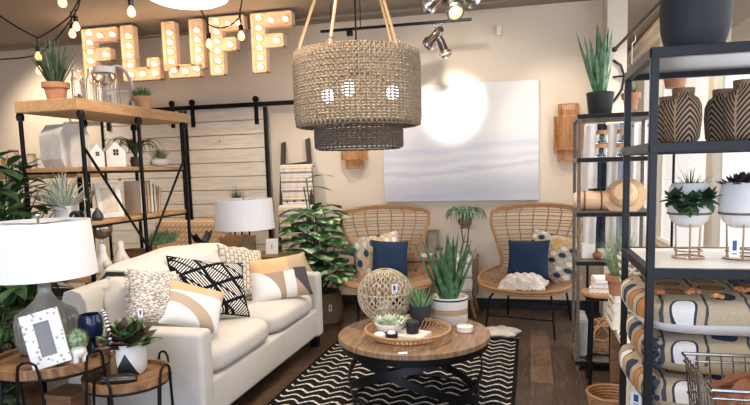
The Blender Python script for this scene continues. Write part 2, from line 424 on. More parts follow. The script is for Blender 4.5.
# ================= MARQUEE LETTERS =================
m_bulb2 = emit('sign_bulb', (255, 226, 190), 5.5)
m_brassy = plain('socket_rim', (176, 140, 108), .5, 0, .05)
m_letter = plain('letter_face', (214, 186, 158), .6, 0, .03, 10)
def letter(name, label, x0, strokes, bulbs, y=5.35):
    o = thing(name, label, 'sign letter', (x0, y, 2.32), group='lit marquee letters')
    zc = 0
    f = MB()
    for (a, b, c, d) in strokes: f.box(((a + c) / 2, 0, (b + d) / 2), (c - a, .02, d - b))
    f.out('face', m_letter, o, 0)
    rm = MB()
    for (a, b, c, d) in strokes: pass
    for seg in outline(strokes): 
        (xa, za), (xb, zb) = seg; L = sqrt((xb - xa) ** 2 + (zb - za) ** 2)
        rm.box(((xa + xb) / 2, -.02, (za + zb) / 2), (L + .008 if za == zb else .008, .075, .008 if za == zb else L + .008))
    rm.out('rim', m_letter, o, 0)
    for (bx, bz) in bulbs:
        b = MB().lathe([(0.010, 0), (.012, .008), (.018, .018), (.021, .030), (.018, .041), (.010, .048), (0, .050)], M=Matrix.Translation((bx, -.012, bz)) @ Matrix.Rotation(pi / 2, 4, 'X'), seg=14)
        b = b.out('bulb', m_bulb2, o)
        MB().openlathe([(.024, 0), (.036, 0), (.036, .004), (.024, .004)], M=Matrix.Translation((bx, -.011, bz)) @ Matrix.Rotation(pi / 2, 4, 'X'), seg=18).out('socket_ring', m_brassy, b)
    pl_ = bpy.data.lights.new('letter_glow', 'POINT'); pl_.energy = 3; pl_.color = (1, .72, .45); pl_.shadow_soft_size = .08
    po_ = bpy.data.objects.new('letter_glow', pl_); COL.objects.link(po_); po_.parent = o; po_.location = (.24, -.34, .20)
    for sx_ in (.06, max(s[2] for s in strokes) - .04 if name != 'letter_l' else .06):
        MB().cyl((sx_, 0, max(s[3] for s in strokes)), (sx_, 0, ZC - 2.32), .003, seg=6).out('hanging_wire', m_black, o)
    return o
def outline(strokes):
    xs = sorted({round(v, 4) for s in strokes for v in (s[0], s[2])}); zs = sorted({round(v, 4) for s in strokes for v in (s[1], s[3])})
    def inside(i, j):
        if i < 0 or j < 0 or i >= len(xs) - 1 or j >= len(zs) - 1: return False
        cx, cz = (xs[i] + xs[i + 1]) / 2, (zs[j] + zs[j + 1]) / 2
        return any(s[0] < cx < s[2] and s[1] < cz < s[3] for s in strokes)
    out = []
    for i in range(len(xs)):
        for j in range(len(zs) - 1):
            if inside(i - 1, j) != inside(i, j): out.append(((xs[i], zs[j]), (xs[i], zs[j + 1])))
    for j in range(len(zs)):
        for i in range(len(xs) - 1):
            if inside(i, j - 1) != inside(i, j): out.append(((xs[i], zs[j]), (xs[i + 1], zs[j])))
    return out
H_ = .52; wst = .135
def F_(w): return [(0, 0, wst, H_), (wst, H_ - .125, w, H_), (wst, .215, w - .09, .33)], [(.067, .045 + i * .088) for i in range(6)] + [(.19, .457), (w - .07, .457), (w - .16, .272)]
for (x0, w_, lab) in ((-4.30, .40, 'lit marquee letter F, leftmost one, half hidden behind the glass jars'), (-2.92, .36, 'lit marquee letter F right beside the letter U'), (-2.49, .40, 'lit marquee letter F, rightmost, nearest the woven chandelier')):
    s_, b_ = F_(w_); letter('letter_f', lab, x0, s_, b_)
letter('letter_l', 'lit marquee letter L with raised foot between the F and the U', -3.86, [(0, 0, wst, H_), (wst, 0, .40, .115), (.27, .115, .40, .20)], [(.067, .06 + i * .092) for i in range(5)] + [(.335, .06), (.335, .145), (.2, .06)])
letter('letter_u', 'lit marquee letter U, the middle letter of the sign', -3.41, [(0, .07, wst, H_), (.29, .07, .425, H_), (.05, 0, .375, .115)], [(.067, .16 + i * .088) for i in range(4)] + [(.357, .16 + i * .088) for i in range(4)] + [(.2125, .055), (.09, .075), (.335, .075)])

# ================= ART CANVAS =================
t = T('abstract_landscape_painting', .8); x, y, z = t.xyz()
wob = t.noise(1.8, 4, (1, 1, 3.2)); fine = t.noise(5, 4, (.8, 1, 7))
h = z + (wob - .5) * .16 + x * -.06
c = t.ramp(h + .6, [(.0, (196, 194, 200)), (.10, (186, 186, 194)), (.24, (206, 204, 208)), (.30, (226, 222, 220)), (.345, (198, 198, 206)), (.385, (232, 228, 226)), (.44, (210, 210, 216)), (.50, (230, 226, 224)), (.56, (204, 206, 216)), (.60, (224, 222, 222)), (.72, (232, 228, 224)), (1.0, (226, 220, 212))])
c2 = t.mix(fine * .35, c, (238, 236, 236)); t.col(c2)
a = thing('canvas_painting', 'large pale abstract seaside landscape canvas on the back wall', 'painting', (-.67, 5.935, 1.63))
MB().box((0, 0, 0), (1.50, .05, 1.12), bev=.003, seg=1).out('canvas', t.m, a, 0)
MB().box((0, .028, 0), (1.44, .012, 1.06)).out('stretcher_frame', m_oak, a, 0)

# ================= WALL SCONCES =================
t = T('bamboo_slat', .6); x, y, z = t.xyz(); n = t.noise(30, 2, (1, 1, .15)); t.col(t.ramp(n, [(.3, (170, 112, 64)), (.7, (216, 160, 104))])); t.bump(n, .3, .003); m_bamboo = t.m
m_glow = emit('lamp_glow', (255, 220, 170), 2.0)
def sconce(loc, w, hs, label):
    o = thing('wall_sconce', label, 'wall lamp', loc, group='bamboo wall lights')
    z = 0
    for i, (ww, hh) in enumerate(hs):
        m = MB(); n = int(ww / .011)
        for k in range(n + 1):
            a_ = pi * k / n; m.box((cos(a_) * ww / 2, -sin(a_) * ww * .42 - .02, z - hh / 2), (.010, .006, hh * (.97 + .05 * RND.random())), rot=(0, 0, a_ + pi / 2))
        for zz in (z - .008, z - hh + .008):
            m.tube([(cos(pi * k / 14) * ww / 2, -sin(pi * k / 14) * ww * .42 - .02, zz) for k in range(15)], .005, 6)
        m.out('bamboo_tier', m_bamboo, o, 0); z -= hh * .93
    MB().box((0, -.012, z / 2), (w * .7, .02, -z * .8)).out('back_plate', m_oak, o, 0)
    return o
sconce((-1.725, 5.965, 1.63), .26, [(.27, .13), (.18, .10)], 'two tier bamboo wall lamp below the woven chandelier')
sconce((.345, 5.965, 1.955), .26, [(.18, .12), (.26, .17), (.26, .15), (.19, .12)], 'four tier bamboo wall lamp right of the canvas')

# ================= TRACK LIGHT AND SPOT HEADS =================
tr = thing('track_rail', 'thin black ceiling track carrying the chrome spotlights', 'track')
MB().box((-1.15, 5.3, 2.635), (1.34, .03, .022), bev=.003).out('rail', m_black, tr, 0)
for xx in (-1.72, -1.45, -.62): MB().cyl((xx, 5.3, 2.64), (xx, 5.3, ZC), .004, seg=8).out('drop_rod', m_black, tr)
MB().box((-1.55, 5.3, 2.60), (.05, .05, .05), bev=.01).out('connector', m_black, tr, 0)
def spot_head(loc, tgt, label, stem, sc=1.0):
    o = thing('track_spotlight', label, 'spotlight', loc, group='chrome spotlight heads')
    d = (Vector(tgt) - Vector(loc)).normalized(); Q = d.to_track_quat('Z', 'Y').to_matrix().to_4x4() @ Matrix.Scale(sc, 4)
    MB().cyl((0, 0, stem), (0, 0, .03), .006).out('stem', m_chrome, o)
    MB().lathe([(0, -.075), (.022, -.07), (.028, -.03), (.032, .05), (.045, .065), (.045, .085), (.036, .085), (.03, .06), (0, .055)], M=Q, seg=24).out('head', m_chrome, o)
    MB().lathe([(0, .058), (.028, .06), (0, .062)], M=Q).out('lens', m_glow, o)
    y_ = MB(); y_.tube([(Q @ Vector((.04 * cos(a) , 0, .04 * sin(a)))) for a in [pi * k / 10 + pi for k in range(11)]], .005, 6); y_.out('yoke', m_chrome, o)
    return o
spot_head((-.79, 5.3, 2.52), (-1.25, 5.8, 2.2), 'chrome spotlight turned left, hanging from the track above the canvas', .115, 1.35)
spot_head((-.73, 5.3, 2.44), (-.6, 5.2, 2.1), 'small chrome spotlight pointing down, hanging from the track above the canvas', .19, 1.2)
b = thing('spotlight_bar', 'white ceiling plate from which bright chrome spotlights hang, upper middle', 'light fitting', (-.55, 4.45, 2.62))
MB().box((0, 0, .235), (.16, .16, .03), bev=.006).out('ceiling_plate', m_white, b, 0)
MB().cyl((0, 0, .03), (0, 0, .22), .008).out('stem', m_chrome, b)
MB().cyl((-.09, 0, .02), (.09, .02, .03), .010).out('cross_bar', m_chrome, b)
spot_head((-.64, 4.45, 2.62), (-.95, 4.7, 2.45), 'chrome spotlight on the ceiling plate, left one at top edge of photo', .0, 1.5)
spot_head((-.55, 4.45, 2.55), (-.35, 4.1, 2.2), 'chrome spotlight on the ceiling plate, lower one at top edge of photo', .05, 1.4)
spot_head((-.46, 4.45, 2.63), (-.2, 4.9, 2.5), 'chrome spotlight on the ceiling plate, right one at top edge of photo', .0, 1.5)
tag(MB().tube([(-2.3, 5.6, 2.835), (-1.2, 5.6, 2.835), (-.3, 5.6, 2.84), (-.02, 5.55, 2.84), (.02, 5.4, 2.845), (.02, 5.1, 2.85)], .016, 10).out('ceiling_pipe', m_ceil), 'painted pipe running along the ceiling above the canvas', 'pipe')
tag(MB().tube([(-5.8, 5.75, 2.84), (-2.0, 5.75, 2.84)], .012, 8).out('ceiling_pipe', m_ceil), 'painted pipe running along the ceiling behind the marquee letters', 'pipe')
tag(MB().box((-.28, 5.93, 2.66), (.05, .04, .09), bev=.008).out('sensor_box', m_white, smooth=0), 'small white sensor box high on the wall above the canvas', 'sensor')

# ================= PENDANT DISC AND STRING LIGHTS =================
pd = thing('pendant_lamp', 'white round drum pendant lamp cut by the top edge above the marquee letters', 'lamp', (-2.0, 3.4, 2.43))
m_disc = emit('opal_shade', (255, 248, 236), 1.6)
MB().lathe([(0, 0), (.19, .0), (.235, .02), (.245, .06), (.245, .20), (0, .20)], seg=40).out('shade', m_disc, pd)
MB().cyl((0, 0, .2), (0, 0, ZC - 2.43), .008).out('cord', m_black, pd)
def string_cord(pts, label, sag):
    P = [Vector(p) for p in pts]; out = []
    for a_, b_, s_ in zip(P[:-1], P[1:], sag):
        for k in range(12):
            t_ = k / 12; out.append(a_.lerp(b_, t_) - Vector((0, 0, 4 * s_ * t_ * (1 - t_))))
    out.append(P[-1])
    return tag(MB().tube(out, .0045, 6).out('string_lights', m_black), label, 'string lights', 'string light cords')
Y3 = 3.3
A_ = at(-20, 0, Y=Y3); B_ = at(70, 16, Y=Y3); C_ = at(82, -6, Y=Y3)
string_cord([A_, at(38, 38, Y=Y3), B_, C_], 'black string light cord draping above the spiky potted plant', [.02, .01, .0])
string_cord([at(-20, 58, Y=Y3), at(38, 55, Y=Y3), at(78, 8, Y=Y3), at(81, -6, Y=Y3)], 'black string light cord, lower swag reaching the left edge', [.015, .03, 0])
string_cord([at(196, 0, Y=3.6), at(208, 24, Y=3.6), at(239, 18, Y=3.6), at(243, -6, Y=3.6)], 'black string light cord draping across the letters U and F', [.0, .04, 0])
m_bulb3 = emit('amber_bulb', (255, 186, 120), 2.6)
def string_bulb(p, label, s_=1.0, cord=.02):
    o = thing('string_light_bulb', label, 'light bulb', p, group='warm string light bulbs')
    MB().lathe([(0, -.0), (.008, -.0), (.024 * s_, -.028 * s_), (.026 * s_, -.045 * s_), (.018 * s_, -.062 * s_), (0, -.070 * s_)][::-1], seg=16).out('bulb', m_bulb3, o)
    MB().lathe([(0, 0), (.016 * s_, 0), (.017 * s_, .035 * s_), (.010 * s_, .045 * s_), (0, .046 * s_)], seg=14).out('socket', m_black, o)
    MB().cyl((0, 0, .04), (0, 0, .045 + cord), .004, seg=6).out('lead', m_black, o)
    return o
for (u, v, s_, cd, yy, lab) in ((38, 52, .8, .045, Y3, 'upper glowing bulb hanging in front of the spiky potted plant'), (39, 66, .8, .035, Y3, 'lower glowing bulb just above the terracotta pot of the spiky plant'),
    (76, 22, .8, .03, Y3, 'glowing bulb, upper of the pair left of the letter F'), (72, 29, .8, .06, Y3, 'glowing bulb, lower of the pair left of the letter F'),
    (131, 6, .95, .5, Y3, 'glowing bulb hanging at the top between the first F and the L'), (62, -4, 1.0, .4, Y3, 'glowing bulb cut by the top edge, left part of the photo'),
    (209, 39, .85, .10, 3.6, 'glowing bulb hanging in front of the letter U right stem'), (241, 31, .85, .09, 3.6, 'glowing bulb hanging in front of the middle letter F top bar')):
    p = at(u, v, Y=yy); string_bulb(p, lab, s_, min(cd, ZC - p.z - .06))
tb = thing('track_rail', 'black ceiling track with fittings at the top left corner', 'track')
MB().box((-2.75, 2.6, 2.40), (1.2, .03, .025), rot=(0, -.02, 0), bev=.003).out('rail', m_black, tb, 0)
for xx in (-3.1, -2.85, -2.65): MB().box((xx, 2.6, 2.43), (.05, .04, .05), bev=.008).out('connector', m_black, tb, 0)
for xx in (-3.2, -2.3): MB().cyl((xx, 2.6, 2.41), (xx, 2.6, ZC), .004, seg=8).out('drop_rod', m_black, tb)

# ================= CHANDELIER =================
m_rope = plain('seagrass_rope', (130, 112, 88), .85, 0, .4, 60, .4)
m_rope_d = plain('dark_seagrass_rope', (84, 72, 58), .85, 0, .4, 60, .4)
ch = thing('woven_chandelier', 'two tier woven seagrass drum chandelier over the coffee table', 'chandelier', (-.945, 3.35, -.055))
def weave(z0, z1, R, mat_, name, nz):
    m = MB(); nr = max(40, int(2 * pi * R / .027)); dz = (z1 - z0) / nz
    for i in range(nz + 1):
        zz = z0 + i * dz; sgn = 1 if i % 2 else -1
        seg = nr * 2
        rr = lambda k: R + sgn * .006 * cos(pi * k) - (.02 * (abs(2 * i / nz - 1) ** 12))
        m.tube([(rr(k) * cos(2 * pi * k / seg), rr(k) * sin(2 * pi * k / seg), zz + .0015 * sin(k * 1.7)) for k in range(seg)], .0062, 5, closed=True)
    for k in range(nr):
        a_ = 2 * pi * k / nr; m.tube([((R - .0) * cos(a_), (R - .0) * sin(a_), z) for z in (z0, (z0 + z1) / 2, z1)], .0052, 5)
    return m.out(name, mat_, ch, 60)
weave(1.70, 2.10, .348, m_rope, 'upper_drum', 26)
weave(1.575, 1.70, .243, m_rope_d, 'lower_drum', 9)
m = MB(); m.openlathe([(.243, 1.700), (.343, 1.702), (.343, 1.710), (.243, 1.708)], seg=48); m.out('tier_ring', m_rope_d, ch)
MB().lathe([(0, 1.577), (.238, 1.577), (.238, 1.581), (0, 1.581)], seg=40).out('diffuser', m_ceramic, ch)
m_bulbw = emit('daylight_bulb', (225, 232, 255), 9)
MB().lathe([(0, 1.98), (.03, 1.98), (.03, 2.02), (0, 2.03)]).out('hub', m_black, ch)
for a_ in (radians(272), radians(22), radians(165)):
    ar = MB().tube([(0, 0, 2.0), (.10 * cos(a_), .10 * sin(a_), 1.98), (.19 * cos(a_), .19 * sin(a_), 1.93)], .007, 8).out('arm', m_black, ch)
    MB().sph((.2 * cos(a_), .2 * sin(a_), 1.885), .036, (1, 1, 1.15)).out('bulb', m_bulbw, ar)
for a_ in (radians(200), radians(262), radians(325), radians(60)):
    MB().tube([(.335 * cos(a_), .335 * sin(a_), 2.09), (.02 * cos(a_), .02 * sin(a_), ZC + .055)], .0085, 7).out('rope', m_rattan_l, ch)
    MB().ring((0, 0, 0), .016, .003, 14, 6, Matrix.Translation((.33 * cos(a_), .33 * sin(a_), 2.115)) @ Matrix.Rotation(pi / 2, 4, 'X')).out('hook', m_chrome, ch)
MB().cyl((0, 0, 2.02), (0, 0, ZC + .055), .005, seg=8).out('cord', m_black, ch)
l = bpy.data.lights.new('chandelier_light', 'POINT'); l.energy = 16; l.color = (.92, .94, 1); l.shadow_soft_size = .06
lo = bpy.data.objects.new('chandelier_light', l); COL.objects.link(lo); lo.location = (-.945, 3.35, 1.84)
# ================= RUG =================
t = T('zigzag_rug', .95, 0, .1); x, y, z = t.xyz()
nz = t.noise(4.0, 2); tr_ = (((x + (nz - .5) * .05) / .135).tri().mx(.18) - .5) * .062
# rows of wobbly white zigzag
v = (y + tr_ + (nz - .5) * .05) / .092
ln = v.fr().lt(.23); fleck = t.noise(120, 1).gt(.40)
base = t.mix((ln * fleck), (26, 24, 24), (226, 220, 208))
edge = (x.abs().gt(.705)).mx(y.abs().gt(1.80)); t.col(t.mix(edge, base, (24, 22, 22)))
t.bump(v.fr().tri(), .4, .004)
rug = thing('area_rug', 'black rug with white zigzag lines under the round coffee table', 'rug', (-.815, 3.03, 0))
MB().box((0, 0, .006), (1.46, 3.7, .012), bev=.004, seg=1).out('pile', t.m, rug, 0)
fr = MB()
for k in range(60):
    xx = -.72 + k * .0244; fr.tube([(xx, 1.85, .008), (xx + RND.uniform(-.006, .006), 1.90, .004)], .0035, 5)
fr.out('fringe', m_cream, rug); fr = MB()
MB().box((-.735, 1.80, .012), (.05, .07, .018), bev=.006).out('corner_tassel', m_cream, rug)
# sheepskin scrap
m_fur = T('sheepskin', .95, 0, .1); m_fur.col(m_fur.mix(m_fur.noise(30), (222, 208, 190), (246, 238, 226))); m_fur.bump(m_fur.noise(120, 3), .8, .01); m_fur = m_fur.m
pf = MB().sph((0, 0, 0), 1, (.15, .13, .035), 30, 14, fn=lambda v: 1 + .16 * sin(5 * atan2(v[1], v[0])) + .06 * sin(17 * v[0] + 11 * v[1]))
tag(pf.out('sheepskin_throw', m_fur, loc=(-.235, 4.98, .034)), 'small white sheepskin lying at the far right corner of the rug', 'throw')

# ================= SOFA =================
m_sofa = fabric('sofa_upholstery', (208, 202, 194), .03, 1100, .12)
SX0, SX1, SY0, SY1 = -2.44, -1.62, 2.68, 4.53
so = thing('sofa', 'cream upholstered two seat sofa with low straight arms', 'sofa', ((SX0 + SX1) / 2, (SY0 + SY1) / 2, 0))
hx, hy = (SX1 - SX0) / 2, (SY1 - SY0) / 2
MB().box((0, 0, .21), (2 * hx - .02, 2 * hy - .02, .21), bev=.02, seg=3).out('base', m_sofa, so, 50)
for s_ in (-1, 1): MB().box((0, s_ * (hy - .06), .345), (2 * hx, .12, .51), bev=.03, seg=4).out('arm', m_sofa, so, 50)
m = MB()
def sback(u, v):
    # rear shell, slightly arched top
    yy = (-1 + 2 * u) * (hy - .01)
    top = .80 + .03 * cos((u - .5) * pi)
    prof = [(-hx, .12), (-hx, top - .06), (-hx + .02, top - .01), (-hx + .07, top), (-hx + .12, top - .015), (-hx + .15, top - .06), (-hx + .19, .30), (-hx + .2, .12)]
    f = v * (len(prof) - 1); i = min(int(f), len(prof) - 2); a = f - i
    return (prof[i][0] * (1 - a) + prof[i + 1][0] * a, yy, prof[i][1] * (1 - a) + prof[i + 1][1] * a)
m.grid(sback, 24, 21)
nb = len(m.v); m.f.append(tuple(j * 25 for j in range(22))); m.f.append(tuple(j * 25 + 24 for j in range(22))[::-1])
m.out('back', m_sofa, so, 50)
def cushion(sx, sy, sz, puff=.03, n=22):
    """upholstered box cushion with rounded edges and crowned top; local centre origin"""
    m = MB(); bm = bmesh.new(); bmesh.ops.create_cube(bm, size=1); bmesh.ops.subdivide_edges(bm, edges=bm.edges[:], cuts=10, use_grid_fill=True)
    for v in bm.verts:
        p = v.co * 2; k = 6
        n_ = (abs(p.x) ** k + abs(p.y) ** k + abs(p.z) ** 4) ** (1 / 5.0)
        q = Vector((p.x, p.y, p.z)) / max(1e-6, n_) if n_ > 1 else p
        cr = (1 - q.x ** 2) * (1 - q.y ** 2)
        v.co = Vector((q.x * sx / 2, q.y * sy / 2, q.z * (sz / 2 + puff * cr)))
    bm.verts.index_update(); m.add([v.co[:] for v in bm.verts], [[v.index for v in f.verts] for f in bm.faces]); bm.free(); return m
inner = hy - .12
for s_ in (-1, 1):
    c_ = cushion(.66, inner - .004, .155, .012).out('seat_cushion', m_sofa, so, 60, loc=(.085, s_ * inner / 2, .39))
    b_ = cushion(.20, inner - .01, .42, .0).out('back_cushion', m_sofa, so, 60, loc=(-.165, s_ * inner / 2, .615), rot=(0, radians(-12), 0))
for sx_ in (-1, 1):
    for sy_ in (-1, 1): MB().box((sx_ * (hx - .06), sy_ * (hy - .06), .052), (.06, .06, .105), bev=.004, taper=1.25).out('leg', m_black, so, 0)

# ---- pillows ----
def pillow_mb(w, h, t_, n=22, pinch=.07):
    m = MB()
    def f(sg):
        def g(u, v):
            a, b = u * 2 - 1, v * 2 - 1
            pr = max(0, (1 - a ** 4)) ** .55 * max(0, (1 - b ** 4)) ** .55
            k = 1 - pinch * (1 - b * b) * abs(a) ; k2 = 1 - pinch * (1 - a * a) * abs(b)
            return (a * w / 2 * k, b * h / 2 * k2, sg * t_ / 2 * pr * (1 + .05 * sin(5 * a + 3 * b)))
        return g
    m.grid(f(1), n, n); m.grid(f(-1), n, n); return m
def pillow(name, label, w, h, t_, mat_, loc, n, roll=0, tagp=None, group=None, cat='pillow', up=(0, 0, 1), piping=None):
    o = thing(name, label, cat, M=frame_of(n, up, loc, roll), group=group)
    pillow_mb(w, h, t_).out('cover', mat_, o, 70)
    if piping:
        m = MB(); P = []
        N = 14
        for a, b in [(-1, -1), (1, -1), (1, 1), (-1, 1)]:
            nx = {(-1, -1): (1, 0), (1, -1): (0, 1), (1, 1): (-1, 0), (-1, 1): (0, -1)}[(a, b)]
            for k in range(N):
                aa, bb = a + nx[0] * 2 * k / N, b + nx[1] * 2 * k / N
                kk = 1 - .07 * (1 - bb * bb) * abs(aa); k2 = 1 - .07 * (1 - aa * aa) * abs(bb)
                P.append((aa * w / 2 * kk, bb * h / 2 * k2, 0))
        m.tube(P, .006, 6, closed=True); m.out('piping', piping, o)
    if tagp: price_tag(o, tagp, (radians(90), 0, 0))
    return o
m_p_cream = fabric('pillow_cream', (224, 214, 198), .04)
# woven grey tweed with fringe
t = T('grey_tweed', .95, 0, .1); x, y, z = t.xyz(); n1 = t.noise(60, 2, (1, 3, 1)); band = (y / .05 + x * 2).tri()
t.col(t.mix(n1.gt(.5), (226, 218, 206), (150, 142, 132))); t.bump(n1, .7, .006); m_tweed = t.m
# black and white leaf-line weave
t = T('black_white_geometric', .95, 0, .1); x, y, z = t.xyz()
gx = ((x + y * .6) / .17 + .15); gy = ((y - x * .4) / .14 + .2); cx_ = gx.fl(); cy_ = gy.fl()
par = ((cx_ + cy_) * .5).fr().gt(.25)
u_ = (x + y * .8) / .021; w_ = (x - y * .9) / .021
st = (u_.fr().lt(.5)) * par + (w_.fr().lt(.5)) * par.inv()
bord = (gx.fr().lt(.16)).mx(gy.fr().lt(.16))
diag = ((x * 1.3 + y * 2.1) / .20).fr().lt(.14)
t.col(t.mix(st * bord.inv() * diag.inv(), (24, 24, 28), (232, 228, 220))); m_bw = t.m
# colour block arcs
t = T('colour_arc_weave', .95, 0, .1); x, y, z = t.xyz()
r1 = ((x + .24) * (x + .24) + (y + .16) * (y + .16)).sqrt()
c = t.mix((x + y * .4).lt(.24), (196, 168, 136), (196, 168, 136))
c = t.mix((x.gt(.10)) * (y.lt(.05)) * ((x + y * .7).gt(.09)), c, (88, 84, 84))
c = t.mix((x.gt(.02)) * (x.lt(.105)) * (y.lt(.035)), c, (236, 232, 226))
c = t.mix((x.lt(.025)) * (r1.gt(.22)), c, (180, 156, 132)); c = t.mix((y.gt(.035)) * (x.lt(.07)) * (r1.gt(.20)), c, (228, 184, 136))
c = t.mix(r1.lt(.225), c, (238, 236, 232))
t.col(c); t.bump(((x + y * .3) / .012).fr(), .5, .003); m_arc = t.m
t = T('orange_top_weave', .95, 0, .1); x, y, z = t.xyz()
r1 = ((x + .17) * (x + .17) * .7 + (y + .22) * (y + .22)).sqrt()
c = t.mix(y.gt(.06), (230, 226, 220), (222, 178, 132)); c = t.mix(r1.lt(.21), c, (232, 228, 224)); c = t.mix((r1.gt(.21)) * (r1.lt(.27)), c, (190, 168, 144))
c = t.mix((y.gt(.06)) * (x.gt(.05)), c, (208, 180, 148)); t.col(c); t.bump(((x - y * .6) / .011).fr(), .6, .003); m_arc2 = t.m
# knit basket weave
t = T('cream_basket_knit', .95, 0, .1); x, y, z = t.xyz(); a_ = ((x / .03).fr() - .5).abs(); b_ = ((y / .05 + (x / .03).fl() * .5).fr() - .5).abs()
hgt = a_.inv() * b_.inv(); t.col(t.mix((a_.gt(.36)).mx(b_.gt(.40)), (222, 212, 194), (168, 156, 138))); t.bump(hgt, .9, .012); m_knit = t.m
G = 'throw pillows on the cream sofa'
p_ = pillow('throw_pillow', 'plain cream feather pillow leaning in the near corner of the sofa', .44, .38, .15, m_p_cream, (-2.12, 3.01, .655), (.85, -.30, .42), -5, group=G, piping=m_p_cream)
p_ = pillow('throw_pillow', 'fringed grey tweed pillow with a white price tag', .30, .31, .12, m_tweed, at(155, 297, X=-2.0), (.80, -.38, .45), -16, group=G)
f2 = MB()
for k in range(28):
    for sx_ in (-1, 1):
        yy = -.14 + k * .01; f2.tube([(sx_ * .142, yy, 0), (sx_ * (.158 + .01 * RND.random()), yy + RND.uniform(-.008, .008), RND.uniform(-.008, .008))], .0028, 5)
f2.out('fringe', m_tweed, p_); price_tag(p_, (-.11, -.12, .055), (radians(-90), 0, 0), .026, .046)
pillow('throw_pillow', 'black and white geometric line pillow in the middle of the sofa', .52, .38, .15, m_bw, at(209, 287, X=-1.98), (.74, -.42, .50), -14, group=G, piping=m_black)
for sx_, sy_ in ((1, -1),):
    pass
pillow('throw_pillow', 'small pillow with tan top and white arc, in front of the geometric one', .34, .27, .12, m_arc2, at(193, 307, X=-1.84), (.72, -.52, .50), -24, group=G)
pillow('throw_pillow', 'cream knit pillow with basket texture behind the colour block one', .38, .38, .13, m_knit, at(241, 272, X=-2.04), (.85, -.40, .35), -14, group=G)
pillow('throw_pillow', 'long colour block pillow in white, tan, orange and charcoal by the far arm', .46, .33, .13, m_arc, at(279, 278, X=-1.80), (.55, -.76, .38), 4, group=G)
tag(pillow_mb(.36, .24, .10).out('throw_pillow', fabric('tan_velvet', (190, 164, 134)), smooth=70), 'plain tan pillow corner showing behind the colour block pillow', 'pillow', G).matrix_world = frame_of((.6, -.7, .3), (0, 0, 1), at(292, 272, X=-2.0), 20)
# white throw over the back
m_throw = fabric('white_throw', (226, 221, 213), .03, 900, .4)
def thr(u, v):
    yy = 3.02 + 1.15 * u + .01 * sin(9 * v); prof = [(-2.475, .60), (-2.485, .82), (-2.41, .885), (-2.28, .885), (-2.17, .83), (-2.11, .72)]
    f = v * (len(prof) - 1); i = min(int(f), len(prof) - 2); a = f - i; a = a * a * (3 - 2 * a)
    bulge = .006 * sin(u * 13 + v * 3) * sin(pi * v) + .055 * max(0, sin(pi * u)) ** .5 - .045
    return (prof[i][0] * (1 - a) + prof[i + 1][0] * a, yy, prof[i][1] * (1 - a) + prof[i + 1][1] * a + bulge)
m = MB(); m.grid(thr, 50, 24, .012); th_ = m.out('throw_blanket', m_throw, smooth=70); tag(th_, 'white blanket draped over the back of the sofa', 'blanket')

# ================= COFFEE TABLE =================
CT = Vector((-.68, 3.50, 0)); TZ = .42
m_ctop = T('coffee_table_oak', .42); n_ = m_ctop.noise(3.5, 5, (14, 1.5, 1), 1.0); x, y, z = m_ctop.xyz(); pl_ = ((x / .11).fr()).lt(.02)
m_ctop.col(m_ctop.mix(pl_, m_ctop.ramp(n_, [(.3, (104, 80, 58)), (.55, (144, 114, 86)), (.75, (170, 140, 110))]), (96, 74, 54))); m_ctop = m_ctop.m
ct = thing('coffee_table', 'round oak topped coffee table on interlocking black metal rings', 'coffee table', CT)
MB().lathe([(0, TZ - .035), (.448, TZ - .035), (.455, TZ - .03), (.455, TZ - .004), (.451, TZ), (0, TZ)], seg=72).out('tabletop', m_ctop, ct, 30)
MB().openlathe([(.425, TZ - .075), (.440, TZ - .075), (.440, TZ - .036), (.425, TZ - .036)], seg=64).out('rim_band', m_black, ct, 30)
def hoop(R, tilt, az, cz, wd=.05, sq=1.0):
    N = 72; P = []; Mx = Matrix.Rotation(az, 3, 'Z') @ Matrix.Rotation(tilt, 3, 'Y')
    for k in range(N):
        a_ = 2 * pi * k / N; P.append(Mx @ Vector((R * cos(a_), R * sin(a_) * sq, 0)) + Vector((0, 0, cz)))
    nrm = Mx @ Vector((0, 0, 1)); m = MB(); m.band(P, lambda i: nrm * wd, .007, closed=True); return m
for az, tl in ((radians(20), radians(22)), (radians(140), radians(22)), (radians(262), radians(22))):
    hoop(.405, tl, az, .195, .046).out('tilted_ring', m_black, ct, 30)
MB().openlathe([(.37, .012), (.385, .012), (.385, .022), (.37, .022)], seg=64).out('floor_ring', m_black, ct, 30)
# lantern globe
m_bam = T('split_bamboo', .6); n_ = m_bam.noise(40, 2); m_bam.col(m_bam.ramp(n_, [(.3, (170, 150, 120)), (.7, (226, 210, 182))])); m_bam = m_bam.m
lp = Vector((-.905, 3.72, TZ))
ln_ = thing('bamboo_lantern', 'round open weave bamboo lantern on the back left of the coffee table', 'lantern', lp)
def glb(a, t_, k=0): 
    ph = .22 + t_ * (pi - .50 - .22); R = .168
    return (R * sin(ph) * cos(a) * 1.0, R * sin(ph) * sin(a), .158 - R * .93 * cos(ph) if False else .155 + R * .90 * cos(ph))
m = MB(); N = 24
for k in range(N):
    for sg in (1, -1):
        m.tube([glb(2 * pi * k / N + sg * (.10 * sin(t_ / 24 * pi * 9)), t_ / 24) for t_ in range(25)], .0046, 5)
m.out('woven_strands', m_bam, ln_)
m = MB()
for t_ in (0, .04, .5, .96, 1.0):
    x_, _, z_ = glb(0, t_); m.ring((0, 0, z_), x_, .005, 40, 6)
m.out('hoops', m_bam, ln_)
ln_.scale = (1.04, 1.04, 1.12)
x_, _, z_ = glb(0, 1.0); MB().lathe([(0, .0), (x_ + .02, .0), (x_ + .02, .012), (0, .012)]).out('base', m_oak, ln_)
price_tag(ln_, (.09, -.14, .22), (0, 0, .6), .035, .05)
MB().lathe([(0, .012), (.04, .012), (.04, .12), (0, .12)]).out('candle', m_ceramic, ln_)
